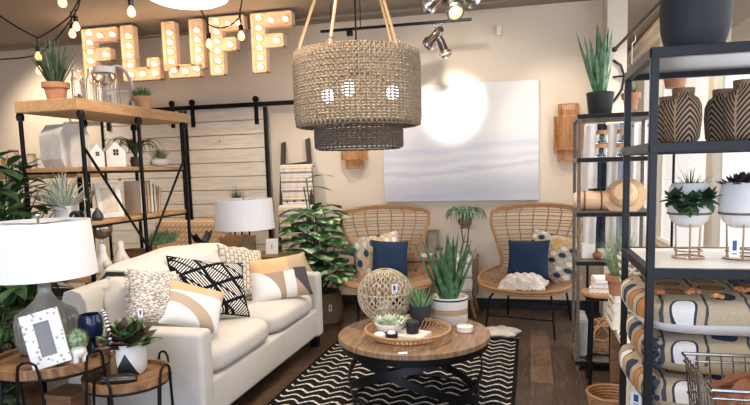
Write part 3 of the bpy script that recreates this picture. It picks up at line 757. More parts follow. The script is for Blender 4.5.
# pots on the table
def pot_profile(r0, r1, h, t_=.008, z0=0): return [(0, z0), (r0, z0), (r1, z0 + h), (r1 - t_, z0 + h), (r1 - t_ * 2, z0 + h - .02), (0, z0 + h - .022)]
def succulent_spiky(n, L, w, r0, up=.9, droop=.2, fat=.45, seed=1, z0=0, wp=.8, spread=.75):
    rr = random.Random(seed); m = MB()
    for k in range(n):
        a_ = k * 2.39996 + rr.uniform(-.2, .2); s_ = (k / n) ** .7 * spread
        l_ = L * rr.uniform(.75, 1.1) * (1 - .25 * s_)
        m.blade((r0 * s_ * cos(a_), r0 * s_ * sin(a_), z0), (s_ * cos(a_), s_ * sin(a_), up), l_, w * rr.uniform(.85, 1.1), droop * rr.uniform(.5, 1.4), 7, fat=fat, w_pow=wp)
    return m
g_ = thing('potted_succulent', 'bushy pale green succulent in a dark grey pot on the coffee table', 'potted plant', (-.665, 3.64, TZ))
MB().lathe(pot_profile(.055, .070, .135), seg=32).out('pot', plain('dark_grey_pot', (52, 52, 56), .7, 0, .12, 20), g_)
succulent_spiky(44, .15, .012, .05, .85, .15, .7, 3, .115).out('leaves', m_soft_leaf, g_)
g_ = thing('potted_aloe', 'tall aloe in a white and jute rope pot on the coffee table', 'potted plant', (-.50, 3.77, TZ))
t = T('white_jute_rope_pot', .85); x, y, z = t.xyz(); bnd = (z.gt(.062)) * (z.lt(.098)); t.col(t.mix(bnd, (226, 220, 208), (192, 160, 120))); t.bump((z / .012).tri(), .7, .004)
MB().lathe([(0, 0), (.108, 0), (.116, .01), (.118, .165), (.112, .170), (.104, .165), (.10, .15), (0, .148)], seg=40).out('pot', t.m, g_)
MB().openlathe([(.1185, .150), (.121, .152), (.121, .158), (.1185, .16)], seg=40).out('dark_rim', m_black, g_)
succulent_spiky(26, .47, .034, .08, 1.0, -.08, .5, 9, .14, .75, .5).out('leaves', m_aloe, g_)
# rattan tray
tray = thing('rattan_tray', 'round open rattan tray at the front of the coffee table', 'tray', (-.69, 3.36, TZ))
m = MB(); m.ring((0, 0, .058), .245, .008, 56, 8); m.ring((0, 0, .050), .240, .006, 56, 6); m.out('rim', m_rattan_l, tray)
m = MB(); m.ring((0, 0, .008), .160, .006, 48, 6); m.ring((0, 0, .008), .14, .005, 48, 6); m.out('lower_ring', m_rattan_l, tray)
m = MB()
for k in range(56):
    a_ = 2 * pi * k / 56; m.tube([(.158 * cos(a_), .158 * sin(a_), .006), (.21 * cos(a_), .21 * sin(a_), .024), (.243 * cos(a_), .243 * sin(a_), .055)], .0042, 5)
m.out('spokes', m_rattan_l, tray)
m = MB()
for k in range(30):
    xx = -.155 + k * .0107; L = sqrt(max(0, .158 ** 2 - xx ** 2)); m.cyl((xx, -L, .007), (xx, L, .007), .0042, seg=6)
m.out('bottom', m_rattan_l, tray)
TB = TZ + .013
g_ = thing('potted_succulent', 'pale star shaped succulents in a small whitewashed pot inside the tray', 'potted plant', (-.80, 3.37, TB)); g_.scale = (1.45, 1.45, 1.35)
MB().lathe(pot_profile(.04, .06, .055), seg=24, ).out('pot', m_ceramic, g_)
m = MB()
for (ox, oy, oz, s_) in ((0, 0, .055, 1), (.045, -.02, .045, .8), (-.04, .01, .05, .9), (.01, .04, .05, .8), (.05, .035, .05, .7)):
    for k in range(16):
        a_ = k * 2.4; e_ = .3 + .9 * (k / 16)
        m.blade((ox, oy, oz), (cos(a_), sin(a_), 1.5 - e_ * 1.1), .052 * s_, .010, .1, 4, fat=.5)
m.out('leaves', leafmat('pale_succulent', (170, 186, 150), (222, 230, 206), 40), g_)
bb = thing('white_book', 'white square book lying in the tray under the black candle', 'book', (-.655, 3.33, TB), radians(-14))
MB().box((0, 0, .014), (.17, .15, .004 * 7), bev=.002, seg=1).out('cover', m_white, bb, 0); MB().box((.002, -.001, .014), (.168, .151, .022)).out('pages', m_ceramic, bb, 0)
cd = thing('candle_jar', 'short black candle jar with lid standing on the white book', 'candle', (-.655, 3.33, TB + .0285))
MB().lathe([(0, 0), (.034, 0), (.036, .004), (.036, .05), (0, .05)]).out('jar', m_blackm, cd); MB().lathe([(0, .0505), (.039, .0505), (.039, .066), (.030, .072), (0, .072)]).out('lid', m_blackm, cd)
cd = thing('votive_holder', 'small dark cup with a white stone inside the tray beside the succulents', 'candle holder', (-.765, 3.265, TB))
MB().openlathe([(.024, 0), (.034, .012), (.036, .042), (.031, .042), (.028, .014), (.0, .008), (.0, .0)], seg=24).out('cup', m_blackm, cd)
MB().sph((0, 0, .036), .026, (1, 1, .8)).out('stone', m_ceramic, cd)
tag(MB().sph((-.83, 3.245, TB + .026), .03, (1.3, 1, .85)).out('white_pebble', m_ceramic), 'smooth white pebble at the front of the rattan tray', 'stone')
dd_ = thing('lidded_dish', 'small round white candle dish on the right side of the coffee table', 'dish', (-.38, 3.55, TZ))
MB().lathe([(0, 0), (.042, 0), (.048, .006), (.048, .026), (0, .026)], seg=32).out('bowl', m_ceramic, dd_); MB().lathe([(0, .0265), (.050, .0265), (.050, .034), (.044, .038), (0, .038)], seg=32).out('lid', m_white, dd_)
tag(MB().tube([(-.72, 3.085, TZ + .004), (-.66, 3.10, TZ + .003), (-.62, 3.12, TZ + .003), (-.60, 3.15, TZ + .003)], .0035, 6).out('glass_stirrer', m_glass), 'thin clear glass rod lying in front of the rattan tray', 'rod')
pc = thing('price_card', 'small white price card lying in front of the rattan tray', 'price tag', (-.66, 3.07, TZ + .001), .4)
MB().box((0, 0, .001), (.05, .03, .0012)).out('card', m_tagw, pc, 0)

# ================= PEACOCK CHAIRS =================
def interp(tab, v):
    for (a, b) in zip(tab[:-1], tab[1:]):
        if v <= b[0]:
            t_ = (v - a[0]) / (b[0] - a[0]); t2 = t_ * t_ * (3 - 2 * t_) * .5 + t_ * .5
            return [a[i] * (1 - t2) + b[i] * t2 for i in range(1, len(a))]
    return list(tab[-1][1:])
#         v    w    y     z    side_z side_y
CH = [(0, .05, -.40, .375, 0, 0), (.05, .20, -.385, .372, .01, 0), (.12, .33, -.32, .365, .03, 0), (.22, .415, -.16, .355, .07, 0), (.32, .43, .0, .355, .10, 0), (.42, .36, .14, .375, .11, -.03), (.50, .295, .22, .45, .06, -.08),
      (.58, .29, .255, .56, .01, -.11), (.70, .335, .30, .72, 0, -.15), (.84, .41, .36, .88, .0, -.15), (.94, .425, .405, .985, -.005, -.12), (1.0, .37, .43, 1.03, -.02, -.09)]
def CS(u, v):
    w_, y_, z_, sz, sy = interp(CH, v)
    return Vector((u * w_, y_ + sy * u * u, z_ + sz * u * u + (.0)))
def peacock_chair(name, label, loc, rz):
    o = thing(name, label, 'chair', loc, rz, group='rattan peacock chairs against the back wall')
    P = [CS(-1, v / 40) for v in range(41)] + [CS(-1 + u / 8, 1.0) + Vector((0, 0, .012 * sin(pi * u / 16))) for u in range(1, 16)] + [CS(1, 1 - v / 40) for v in range(41)]
    m = MB(); m.tube(P, .015, 8, closed=True); m.out('frame', m_rattan, o)
    m = MB(); m.tube([p + Vector((0, -.012, -.02)) for p in P], .008, 6, closed=True); m.out('inner_hoop', m_rattan, o)
    m = MB()
    for k in range(17):
        v = .525 + k * .0285; m.tube([CS(-1 + u / 7, v) for u in range(15)], .0052, 5)
    m.out('back_slats', m_rattan_l, o)
    m = MB()
    for k in range(26):
        v = .025 + k * .0182; m.tube([CS(-1 + u / 7, v) for u in range(15)], .0055, 5)
    m.out('seat_slats', m_rattan_l, o)
    m = MB()
    for u in (-.72, -.45, -.16, .16, .45, .72): m.tube([CS(u, .03 + v * .97 / 30) - Vector((0, -.008, .006)) for v in range(31)], .0065, 6)
    m.out('cane_ribs', m_rattan, o)
    for sx_ in (-1, 1):
        MB().tube([(sx_ * .20, -.18, .345), (sx_ * .235, -.26, .34), (sx_ * .26, -.32, .30), (sx_ * .29, -.36, .0)], .0095, 8).out('leg', m_black, o)
        MB().tube([(sx_ * .20, -.10, .345), (sx_ * .235, .12, .345), (sx_ * .26, .24, .30), (sx_ * .29, .33, .0)], .0095, 8).out('leg', m_black, o)
        MB().cyl((sx_ * .278, -.343, .15), (sx_ * .278, .30, .15), .006).out('stretcher', m_black, o)
    for yy in (-.343, .296): MB().cyl((-.278, yy, .15), (.278, yy, .15), .006).out('cross_brace', m_black, o)
    m = MB(); m.cyl((-.20, -.12, .345), (.20, -.12, .345), .009); m.cyl((-.20, .05, .345), (.20, .05, .345), .009); m.out('seat_support', m_black, o)
    return o
peacock_chair('peacock_chair', 'rattan peacock chair on the left, behind the bamboo lantern', (-1.27, 5.33, 0), radians(16))
peacock_chair('peacock_chair', 'rattan peacock chair on the right, with a white fur throw on its seat', (.0, 5.33, 0), radians(-14))
m_navy = fabric('navy_linen', (40, 56, 80), .10)
def dots(name, cols, sx, sy, rx, ry, base_=(206, 186, 156), hole=None):
    t = T(name, .95, 0, .1); x, y, z = t.xyz(); gy = y / sy; gx = x / sx; jx = gx.fl(); jy = gy.fl()
    dx = (gx.fr() - .5) * sx / rx; dy = (gy.fr() - .5) * sy / ry; r_ = (dx * dx + dy * dy).sqrt()
    k = (jx * .377 + jy * .619 + .13).fr()
    c = t.ramp(k, [(0, cols[0])] + [(i / len(cols), cols[i]) for i in range(1, len(cols))], 'CONSTANT')
    full = t.mix(r_.lt(1), base_, c)
    full = t.mix((r_.gt(1)) * (r_.lt(1.22)), full, shade(base_, .82)); t.col(full)
    t.bump(r_.lt(1) * .6 + t.noise(140, 2) * .6, .6, .005); return t.m
m_dot = dots('tufted_oval_pillow', [(232, 226, 214), (236, 230, 218), (222, 156, 80), (50, 66, 84), (226, 170, 100), (190, 196, 196)], .075, .058, .030, .021)
m_dot2 = dots('tufted_leaf_pillow', [(232, 226, 214), (226, 160, 84), (60, 74, 92), (236, 232, 222), (232, 178, 110), (226, 212, 190)], .070, .085, .022, .034)
G = 'pillows on the peacock chairs'
pillow('throw_pillow', 'beige pillow with tufted leaf shapes on the left peacock chair', .46, .44, .13, m_dot2, at(378, 257, Y=5.40), (.28, -.95, .32), 8, group=G)
pillow('throw_pillow', 'navy blue pillow on the left peacock chair', .33, .32, .12, m_navy, at(390, 258, Y=5.27), (.22, -.95, .28), -3, group=G)
pillow('throw_pillow', 'beige pillow with rows of tufted ovals on the right peacock chair', .45, .43, .13, m_dot, at(551, 257, Y=5.40), (-.36, -.95, .34), -10, group=G)
pillow('throw_pillow', 'navy blue pillow on the right peacock chair', .36, .33, .12, m_navy, at(528, 259, Y=5.23), (-.25, -.95, .30), 2, group=G)
m = MB()
def furf(u, v):
    a, b = u * 2 - 1, v * 2 - 1
    return (a * .19 * (1 + .05 * sin(9 * b)), b * .12 * (1 + .06 * sin(11 * a)), .095 * (1 - a ** 4) * (1 - b ** 4) + .016 * sin(9 * a + 2 * b) * sin(13 * b) + .006 * sin(31 * a) * sin(27 * b) - .0 * a)
m.grid(furf, 44, 34, .02); o = m.out('fur_throw', m_fur, smooth=80, loc=(-.06, 5.10, .40), rot=(radians(6), radians(-4), radians(-14))); tag(o, 'folded white fur throw lying on the seat of the right peacock chair', 'throw')
def on(u, Z, X=None, Y=None):
    """point at height Z on the vertical plane X= or Y= standing in photo column u"""
    dz = Z - EYE; k = (u - PPX) / F_PX
    # camera x = -k * camera z  (rows of ROT are world axes)
    a = [ROT[i][0] + k * ROT[i][2] for i in range(3)]
    if X is not None: return Vector((X, -(a[0] * X + a[2] * dz) / a[1], Z))
    return Vector((-(a[1] * Y + a[2] * dz) / a[0], Y, Z))
# ================= OPEN SHELF BEHIND THE SOFA =================
sh = thing('shelf_unit', 'tall open shelf unit of light wood and black pipe behind the sofa', 'shelf', (-2.825, 3.70, 0))
sx0, sx1, sy0, sy1 = -.205, .205, -.56, .56
MB().box((0, .02, 1.832), (.45, 1.20, .072), bev=.006).out('top_board', m_oak_y, sh, 0)
LV = [1.46, 1.125, .775, .33]
for zz in LV:
    b_ = MB().box((0, 0, zz - .013), (.40, 1.12, .026), bev=.003).out('shelf_board', m_oak_y, sh, 0)
    MB().box((.2, 0, zz - .032), (.018, 1.12, .012)).out('edge_rail', m_black, b_, 0); MB().box((-.2, 0, zz - .032), (.018, 1.12, .012)).out('edge_rail', m_black, b_, 0)
for xx in (sx0, sx1):
    for yy in (sy0 + .01, 0, sy1 - .01):
        MB().box((xx + (.012 if xx > 0 else -.012), yy, .9), (.022, .022, 1.80), bev=.004, seg=1).out('post', m_black, sh, 0)
        MB().lathe([(0, 0), (.022, 0), (.024, .03), (.016, .045), (0, .045)], c=(xx + (.012 if xx > 0 else -.012), yy, 1.752), seg=12).out('collar', m_black, sh)
X1 = sx1 + .030
for (ya, za, yb, zb) in ((sy0, 1.57, sy1, .20), (sy1, 1.58, sy0, .20)):
    MB().cyl((X1, ya, za), (X1, yb, zb), .0085).out('brace', m_black, sh)
MB().lathe([(0, -.01), (.022, -.01), (.022, .01), (0, .01)], M=Matrix.Translation((X1, 0, .887)) @ Matrix.Rotation(pi / 2, 4, 'Y'), seg=12).out('brace_hub', m_black, sh)

ZT = 1.868
def grass_pot(name, label, p, r, h, n, L, w, pot_m, leaf_m, seed=2, up=1.3, droop=.25, rim=True, lobed=None):
    o = thing(name, label, 'potted plant', p)
    po = MB().lathe(pot_profile(r * .72, r, h), seg=28).out('pot', pot_m, o)
    if rim: MB().openlathe([(r - .001, h * .72), (r + .006, h * .72), (r + .008, h), (r - .001, h)], seg=28).out('rim', pot_m, po)
    MB().lathe([(0, h - .025), (r * .85, h - .025), (r * .8, h - .012), (0, h - .008)], seg=20).out('soil', m_soil, o)
    succulent_spiky(n, L, w, r * .6, up, droop, .4, seed, h - .02, .9).out('leaves', leaf_m, o); return o
grass_pot('potted_plant', 'spiky grass like plant in a terracotta pot on top of the shelf unit', on(57, ZT, X=-2.86), .072, .115, 84, .30, .008, m_terra, leafmat('spiky_dark', (34, 52, 34), (78, 96, 66), 30), 5, 1.25, .15)
# glass vessels on the top
def glass_jar(name, label, p, r, h, neck=None, group=None):
    o = thing(name, label, 'jar' if 'jar' in name else 'vase', p, group=group)
    n_ = neck or r
    MB().openlathe([(.001, 0), (r, .002), (r, h * .72), (n_, h * .86), (n_, h), (n_ - .003, h), (n_ - .003, h * .86), (r - .003, h * .71), (r - .003, .006), (.001, .006)], seg=28).out('glass_body', m_glass, o)
    MB().ring((0, 0, h), n_, .0025, 28, 6).out('lip', m_glass, o); return o
G = 'clear glass vessels on top of the shelf unit'
glass_jar('glass_jar', 'tall clear glass jar right beside the terracotta pot on the shelf unit', on(80, ZT, X=-2.90), .042, .23, .034, G)
glass_jar('glass_jar', 'shorter clear glass jar with stones on top of the shelf unit', on(79, ZT, X=-2.74), .036, .14, .033, G)
for k in range(9): pass
m = MB(); rr = random.Random(4); pj = on(79, ZT, X=-2.74)
for k in range(14): m.sph((pj.x + rr.uniform(-.018, .018), pj.y + rr.uniform(-.018, .018), ZT + .016 + .012 * (k // 6)), .008, (1.2, 1, .8), 8, 6)
o = m.out('stone_filling', m_greywood); tag(o, 'dark pebbles filling the short glass jar', 'pebbles', kind='stuff')
glass_jar('glass_vase', 'slim clear glass bottle between jar and lantern on the shelf unit', on(93, ZT, X=-2.92), .032, .26, .018, G)
gl = glass_jar('glass_lantern', 'large clear glass lantern with a white lid and rope handle', on(107, ZT, X=-2.84), .078, .25, .055, G)
MB().openlathe([(.056, .235), (.070, .235), (.072, .275), (.056, .275)], seg=30).out('white_collar', m_white, gl)
MB().tube([(.080 * cos(a_), .02 * cos(a_), .24 + -.08 * sin(a_)) for a_ in [pi * k / 14 for k in range(15)]], .006, 7).out('rope_handle', m_rattan, gl)
MB().lathe([(0, .006), (.03, .006), (.03, .09), (0, .09)]).out('candle', m_ceramic, gl)
glass_jar('glass_vase', 'clear glass cylinder in front of the lantern on the shelf unit', on(116, ZT, X=-2.70), .031, .16, .027, G)
glass_jar('glass_vase', 'low clear glass tumbler at the front edge of the shelf unit top', on(102, ZT, X=-2.69), .031, .11, .027, G)
of = thing('oval_frame', 'oval whitewashed wooden hoop with a cross bar standing on the shelf unit', 'ornament', on(120, ZT, X=-2.88), radians(62))
m = MB(); P = [(.10 * cos(a_), 0, .158 + .158 * sin(a_)) for a_ in [2 * pi * k / 40 for k in range(40)]]
m.band(P, lambda i: (0, .035, 0), .012, closed=True); m.out('hoop', m_white, of, 30)
MB().box((0, 0, .14), (.19, .03, .014), bev=.002).out('cross_bar', m_white, of, 0)
grass_pot('potted_plant', 'small bushy green plant in a clay pot on top of the shelf unit', on(143, ZT, X=-2.74), .062, .10, 110, .10, .010, plain('beige_clay', (196, 152, 108), .85), leafmat('fresh_leaf', (60, 96, 52), (120, 152, 92), 30), 8, .8, .4)
bt = thing('glass_bottle', 'tiny blue labelled bottle at the foot of the small clay pot', 'bottle', on(131, ZT, X=-2.68))
MB().lathe([(0, 0), (.010, 0), (.010, .028), (.005, .034), (.005, .042), (0, .042)], seg=14).out('body', plain('blue_glass_label', (70, 108, 160), .3), bt)

# level 1.46
Z = LV[0] + .001
m_conc = plain('grey_concrete', (188, 178, 166), .9, 0, .2, 9, .3)
hb = thing('concrete_house', 'large faceted grey concrete ornament on the upper shelf', 'ornament', on(66, Z, X=-2.84), radians(-14))
MB().prism([(-.07, 0), (.08, 0), (.11, .06), (.11, .20), (.07, .265), (-.045, .265), (-.095, .20), (-.095, .05)], -.10, .10, Matrix.Rotation(radians(90), 4, 'Z')).out('body', m_conc, hb, 0)
m_hw = plain('white_plaster', (226, 218, 206), .8, 0, .05, 14)
def house(label, p, w, h, d, rz):
    o = thing('ornament_house', label, 'ornament', p, rz, group='white house ornaments')
    MB().prism([(-w / 2, 0), (w / 2, 0), (w / 2, h * .62), (0, h), (-w / 2, h * .62)], -d / 2, d / 2).out('body', m_hw, o, 0)
    m = MB(); s_ = w * .12
    for a in (-1, 1):
        for b in (0, 1): m.box((a * s_ * .62, -d / 2 - .001, h * .52 + b * s_ * 1.4), (s_, .003, s_ * 1.2))
    m.out('window', m_blackm, o, 0); return o
house('small white house ornament with a four pane window on the upper shelf', on(96, Z, X=-2.70), .085, .145, .07, radians(62))
house('larger white house ornament with a pitched roof on the upper shelf', on(114, Z, X=-2.72), .125, .165, .10, radians(58))
ag = thing('air_plant', 'curling dark green strap plant behind the larger white house', 'plant', on(136, Z, X=-2.90))
m = MB(); rr = random.Random(12)
for k in range(22):
    a_ = k * 2.4; m.blade((0, 0, .07), (cos(a_) * .6, sin(a_) * .6, 1.6), .36 * rr.uniform(.7, 1.1), .013, 4.2, 10, fat=.3, w_pow=.7)
m.out('leaves', leafmat('strap_leaf', (28, 54, 34), (78, 104, 66), 20), ag); MB().lathe([(0, 0), (.03, 0), (.04, .05), (.03, .08), (0, .08)]).out('pot', m_greywood, ag)
lg = thing('white_vessel', 'whitewashed log planter with tiny air plant at the shelf end', 'planter', on(160, Z, X=-2.74), radians(75))
MB().sph((0, 0, .036), .038, (2.3, 1.1, .95), fn=lambda v: 1 + .05 * sin(9 * v[0] + 5 * v[1])).out('log', m_hw, lg)
succulent_spiky(80, .08, .0045, .06, 1.0, .4, .4, 6, .06).out('air_plant', leafmat('tillandsia', (96, 104, 72), (150, 140, 104), 50), lg)

# level 1.125
Z = LV[1] + .001
af = thing('frame_ornament', 'white A-frame ornament with open wooden inside on the middle shelf', 'ornament', on(98, Z, X=-2.84), radians(30))
m = MB(); m.box((-.045, 0, .11), (.014, .07, .23), rot=(0, radians(22), 0)); m.box((.045, 0, .11), (.014, .07, .23), rot=(0, radians(-22), 0)); m.box((0, 0, .006), (.17, .07, .012)); m.out('frame', m_white, af, 0)
def pic_frame(name, label, p, w, h, rz, lean, fm, inner, bw=.03, cat='picture frame', gl=None):
    o = thing(name, label, cat, M=Matrix.Translation(p) @ Matrix.Rotation(rz, 4, 'Z') @ Matrix.Rotation(lean, 4, 'X'))
    m = MB(); m.box((0, 0, bw / 2), (w, .018, bw), bev=.003); m.box((0, 0, h - bw / 2), (w, .018, bw), bev=.003)
    for s_ in (-1, 1): m.box((s_ * (w / 2 - bw / 2), 0, h / 2), (bw, .018, h - 2 * bw + .004), bev=.003)
    m.out('frame', fm, o, 0); MB().box((0, .003, h / 2), (w - 2 * bw + .01, .008, h - 2 * bw + .01)).out('picture', inner, o, 0); return o
pic_frame('picture_frame', 'white picture frame leaning on the middle shelf beside the A-frame', on(112, Z, X=-2.70), .17, .235, radians(66), radians(-12), m_white, plain('beige_print', (206, 190, 166), .6), .032)
m_bk = [plain('book_cover_%s' % n_, c_, .7, 0, .04) for n_, c_ in (('cream', (226, 206, 178)), ('sand', (206, 184, 152)), ('tan', (216, 178, 136)), ('white', (232, 226, 216)))]
def book(label, p, th, h, d, rz, mat_, grp, lean=0, name='book'):
    o = thing(name, label, 'book', M=Matrix.Translation(p) @ Matrix.Rotation(rz, 4, 'Z') @ Matrix.Rotation(lean, 4, 'Y'), group=grp)
    m = MB(); m.box((-th / 2 + .0015, 0, h / 2), (.003, d, h)); m.box((th / 2 - .0015, 0, h / 2), (.003, d, h)); m.box((0, -d / 2 + .0015, h / 2), (th, .003, h)); m.out('cover', mat_, o, 0)
    MB().box((0, .002, h / 2), (th - .006, d - .006, h - .008)).out('pages', m_ceramic, o, 0)
bl = ['broad cream front book', 'slim sand book', 'tan book', 'white book', 'cream thin book', 'leaning end book']
yb = on(131, Z, X=-2.82).y
for k, (th, h_) in enumerate(((.04, .235), (.035, .23), (.035, .225), (.035, .235), (.028, .21), (.025, .19))):
    book(bl[k] + ' in the upright row on the middle shelf', (-2.80 - .0 * k, yb + .04 * k + .02, Z), th, h_, .13, radians(90), m_bk[k % 4], 'upright books on the middle shelf', radians(10) if k == 5 else 0)
dv = thing('teardrop_vase', 'two tone teardrop ornament, dark grey half in front, on the middle shelf', 'ornament', on(98, Z, X=-2.645))
MB().lathe([(0, 0), (.028, .002), (.036, .018), (.030, .042), (.014, .064), (.004, .080), (0, .082)]).out('body', plain('charcoal_ceramic', (62, 58, 56), .5), dv)
dv = thing('teardrop_vase', 'white teardrop ornament just behind the dark one on the middle shelf', 'ornament', on(92, Z, X=-2.72))
MB().lathe([(0, 0), (.036, .002), (.044, .02), (.036, .048), (.018, .07), (0, .076)]).out('body', m_hw, dv)
kn_ = thing('knot_ornament', 'black chain link ornament beside the teardrop on the middle shelf', 'ornament', on(78, Z, X=-2.66))
for (dx, q) in ((-.02, .3), (.015, 1.5)): MB().ring((0, 0, 0), .026, .010, 24, 8, Matrix.Translation((0, dx, .037)) @ Matrix.Rotation(q, 4, 'Z') @ Matrix.Rotation(pi / 2, 4, 'X')).out('link', m_blackm, kn_)
sp = thing('spider_plant', 'variegated spider plant with striped arching leaves in a white pot', 'potted plant', on(66, Z, X=-2.80))
MB().lathe(pot_profile(.06, .07, .10), seg=28).out('pot', m_ceramic, sp)
tv = T('striped_leaf', .45); x, y, z = tv.xyz(); tv.col(tv.mix(((x * 3 + y * 2 + z) / .021).tri().gt(.70), (230, 232, 214), (56, 92, 50))); 
succulent_spiky(56, .30, .013, .045, .9, 1.5, .3, 4, .07, .6, .9).out('leaves', tv.m, sp)

# level .775
Z = LV[2] + .001
def bird(label, p, rz, s_=1.0):
    o = thing('bird_figurine', label, 'figurine', p, rz, group='white bird figurines')
    m = MB(); m.lathe([(0, 0), (.034 * s_, .002), (.046 * s_, .03 * s_), (.042 * s_, .06 * s_), (.024 * s_, .095 * s_), (.018 * s_, .12 * s_), (.021 * s_, .14 * s_), (.014 * s_, .157 * s_), (0, .162 * s_)], seg=22)
    m.sph((-.035 * s_, 0, .05 * s_), .03 * s_, (1.2, .7, .8)); m.out('body', m_hw, o)
    MB().cyl((.018 * s_, 0, .137 * s_), (.040 * s_, 0, .130 * s_), .006 * s_, .001).out('beak', m_hw, o)
bird('white bird figurine, left of the pair on the lower shelf', on(104, Z, X=-2.68), radians(150), 1.2); bird('white bird figurine, right of the pair on the lower shelf', on(122, Z, X=-2.68), radians(160), 1.2)
gb = thing('glass_globe', 'silvery glass globe on a slim stand behind the bird figurines', 'ornament', on(104, Z, X=-2.83))
MB().sph((0, 0, .275), .075, seg=24, rings=14).out('globe', T('mercury_glass', .12, .75).col((170, 158, 140)).m, gb); MB().lathe([(0, 0), (.04, 0), (.04, .01), (.008, .02), (.008, .20), (.02, .212), (0, .212)]).out('stand', m_chrome, gb)
dw = thing('wooden_bowl', 'carved driftwood bowl with curling edges on the lower shelf', 'bowl', on(134, Z, X=-2.78))
MB().openlathe([(.001, .0), (.06, .0), (.105, .05), (.12, .09), (.11, .088), (.09, .05), (.05, .02), (.001, .02)], seg=32, lobes=lambda a, z: 1 + .12 * sin(3 * a + 6 * z)).out('bowl', m_walnut, dw)
px_ = thing('planter_box', 'light wooden planter box full of fresh green sprigs at the end of the lower shelf', 'planter', on(163, Z, X=-2.70))
m = MB(); m.box((0, 0, .055), (.10, .27, .11), bev=.004); m.out('box', m_oak_y, px_, 0)
m = MB(); rr = random.Random(3)
for k in range(230):
    a_ = rr.uniform(0, 2 * pi); m.blade((rr.uniform(-.045, .045), rr.uniform(-.12, .12), .10), (cos(a_) * .7, sin(a_) * .7, 1), rr.uniform(.09, .15), .009, .4, 4, fat=.3)
m.out('sprigs', m_soft_leaf, px_)
# wall shelf with jars at the far left
ws = thing('wall_shelf', 'short light wooden shelf with jars at the left edge', 'shelf', (-4.02, 4.3, 1.40))
MB().box((0, 0, .02), (1.0, .26, .05), bev=.004).out('board', m_oak, ws, 0)
for xx in (-.4, .4): MB().box((xx, .0, -.70), (.03, .03, 1.4), bev=.003).out('post', m_black, ws, 0)
G = 'jars on the far left shelf'
for (u, h_, r_, lab, mt) in ((8, .13, .045, 'amber glass jar at the left edge on the far left shelf', glass('amber_glass', (236, 190, 130))), (24, .10, .035, 'dark blue jar on the far left shelf', plain('navy_jar', (50, 70, 92), .3)), (33, .16, .04, 'tall clear bottle jar on the far left shelf', m_glass), (15, .20, .05, 'pale large glass jar at the back of the far left shelf', m_glass)):
    p = on(u, 1.447, Y=4.26 if h_ < .15 else 4.36); o = thing('glass_jar', lab, 'jar', p, group=G)
    MB().lathe([(0, 0), (r_, 0), (r_, h_ * .8), (r_ * .8, h_ * .92), (0, h_ * .92)]).out('body', mt, o); MB().lathe([(0, h_ * .92), (r_ * .82, h_ * .92), (r_ * .82, h_), (0, h_)]).out('lid', m_oak, o)
# large leafy plants at the far left
def leafy(name, label, p, pot_r, pot_h, potm, n, h, spread, L, w, lm, seed, cat='potted plant', stem=True, droop=1.0, group=None, elev=(-.2, .9)):
    rr = random.Random(seed); o = thing(name, label, cat, p, group=group)
    MB().lathe(pot_profile(pot_r * .8, pot_r, pot_h), seg=28).out('pot', potm, o); MB().lathe([(0, pot_h - .03), (pot_r * .88, pot_h - .03), (0, pot_h - .015)], seg=20).out('soil', m_soil, o)
    st = MB(); lf = MB()
    for k in range(n):
        a_ = k * 2.39996 + rr.uniform(-.3, .3); t_ = (k + .5) / n; zz = pot_h + (h - pot_h) * (.12 + .88 * t_)
        rad = spread * (.35 + .65 * sin(pi * min(1, .25 + .75 * t_ * .95))) * rr.uniform(.5, 1)
        b = Vector((rad * cos(a_), rad * sin(a_), zz)); st.tube([(0, 0, pot_h - .03), (rad * .25 * cos(a_), rad * .25 * sin(a_), pot_h + (zz - pot_h) * .6), b], .004, 5)
        e_ = rr.uniform(*elev); lf.leaf(b, (cos(a_ + rr.uniform(-.5, .5)), sin(a_ + rr.uniform(-.5, .5)), e_), L * rr.uniform(.75, 1.15), w * rr.uniform(.8, 1.15), droop, 7, .2)
    st.out('stems', m_dark_leaf, o); lf.out('leaves', lm, o); return o
leafy('leafy_plant', 'tall dark glossy leaved plant at the left edge behind the big lamp', (-3.05, 2.75, 0), .16, .34, m_blackm, 130, 1.50, .30, .26, .05, m_dark_leaf, 11)
leafy('leafy_plant', 'broad leaved green plant beside the shelf unit near the left edge', (-3.50, 3.45, 0), .15, .45, m_terra, 130, 1.50, .30, .24, .042, leafmat('mid_leaf', (36, 66, 34), (88, 122, 66), 12), 21)
leafy('leafy_plant', 'low dark foliage plant on the floor behind the big lamp base', (-2.56, 2.36, 0), .12, .28, m_greywood, 50, .78, .13, .17, .030, m_dark_leaf, 31)
# patterned settee behind the shelf
t = T('woven_settee_fabric', .95, 0, .1); x, y, z = t.xyz(); dd1 = ((y + z) / .05).tri(); dd2 = ((y - z) / .05).tri(); ee1 = ((x + z) / .05).tri(); ee2 = ((x - z) / .05).tri()
t.col(t.mix((dd1.gt(.7)).mx(ee2.gt(.7)), (216, 188, 156), (182, 150, 118))); m_set = t.m
st_ = thing('patterned_armchair', 'tan woven pattern armchair behind the shelf unit near the barn doors', 'armchair', (-3.30, 5.15, 0), radians(0))
MB().box((0, .0, .34), (.80, .66, .22), bev=.04, seg=3).out('seat', m_set, st_, 50); MB().box((0, .30, .64), (.80, .15, .60), bev=.05, seg=4).out('backrest', m_set, st_, 50)
for s_ in (-1, 1): MB().box((s_ * .36, 0, .46), (.10, .64, .30), bev=.035, seg=3).out('armrest', m_set, st_, 50)
for a in (-1, 1):
    for b in (-1, 1): MB().cyl((a * .33, b * .26, 0), (a * .33, b * .26, .25), .016, .022).out('leg', m_walnut, st_)
bn = thing('black_bow_bowl', 'black sculptural bowl with two upturned ends behind the sofa', 'bowl', (-2.72, 4.62, 0))
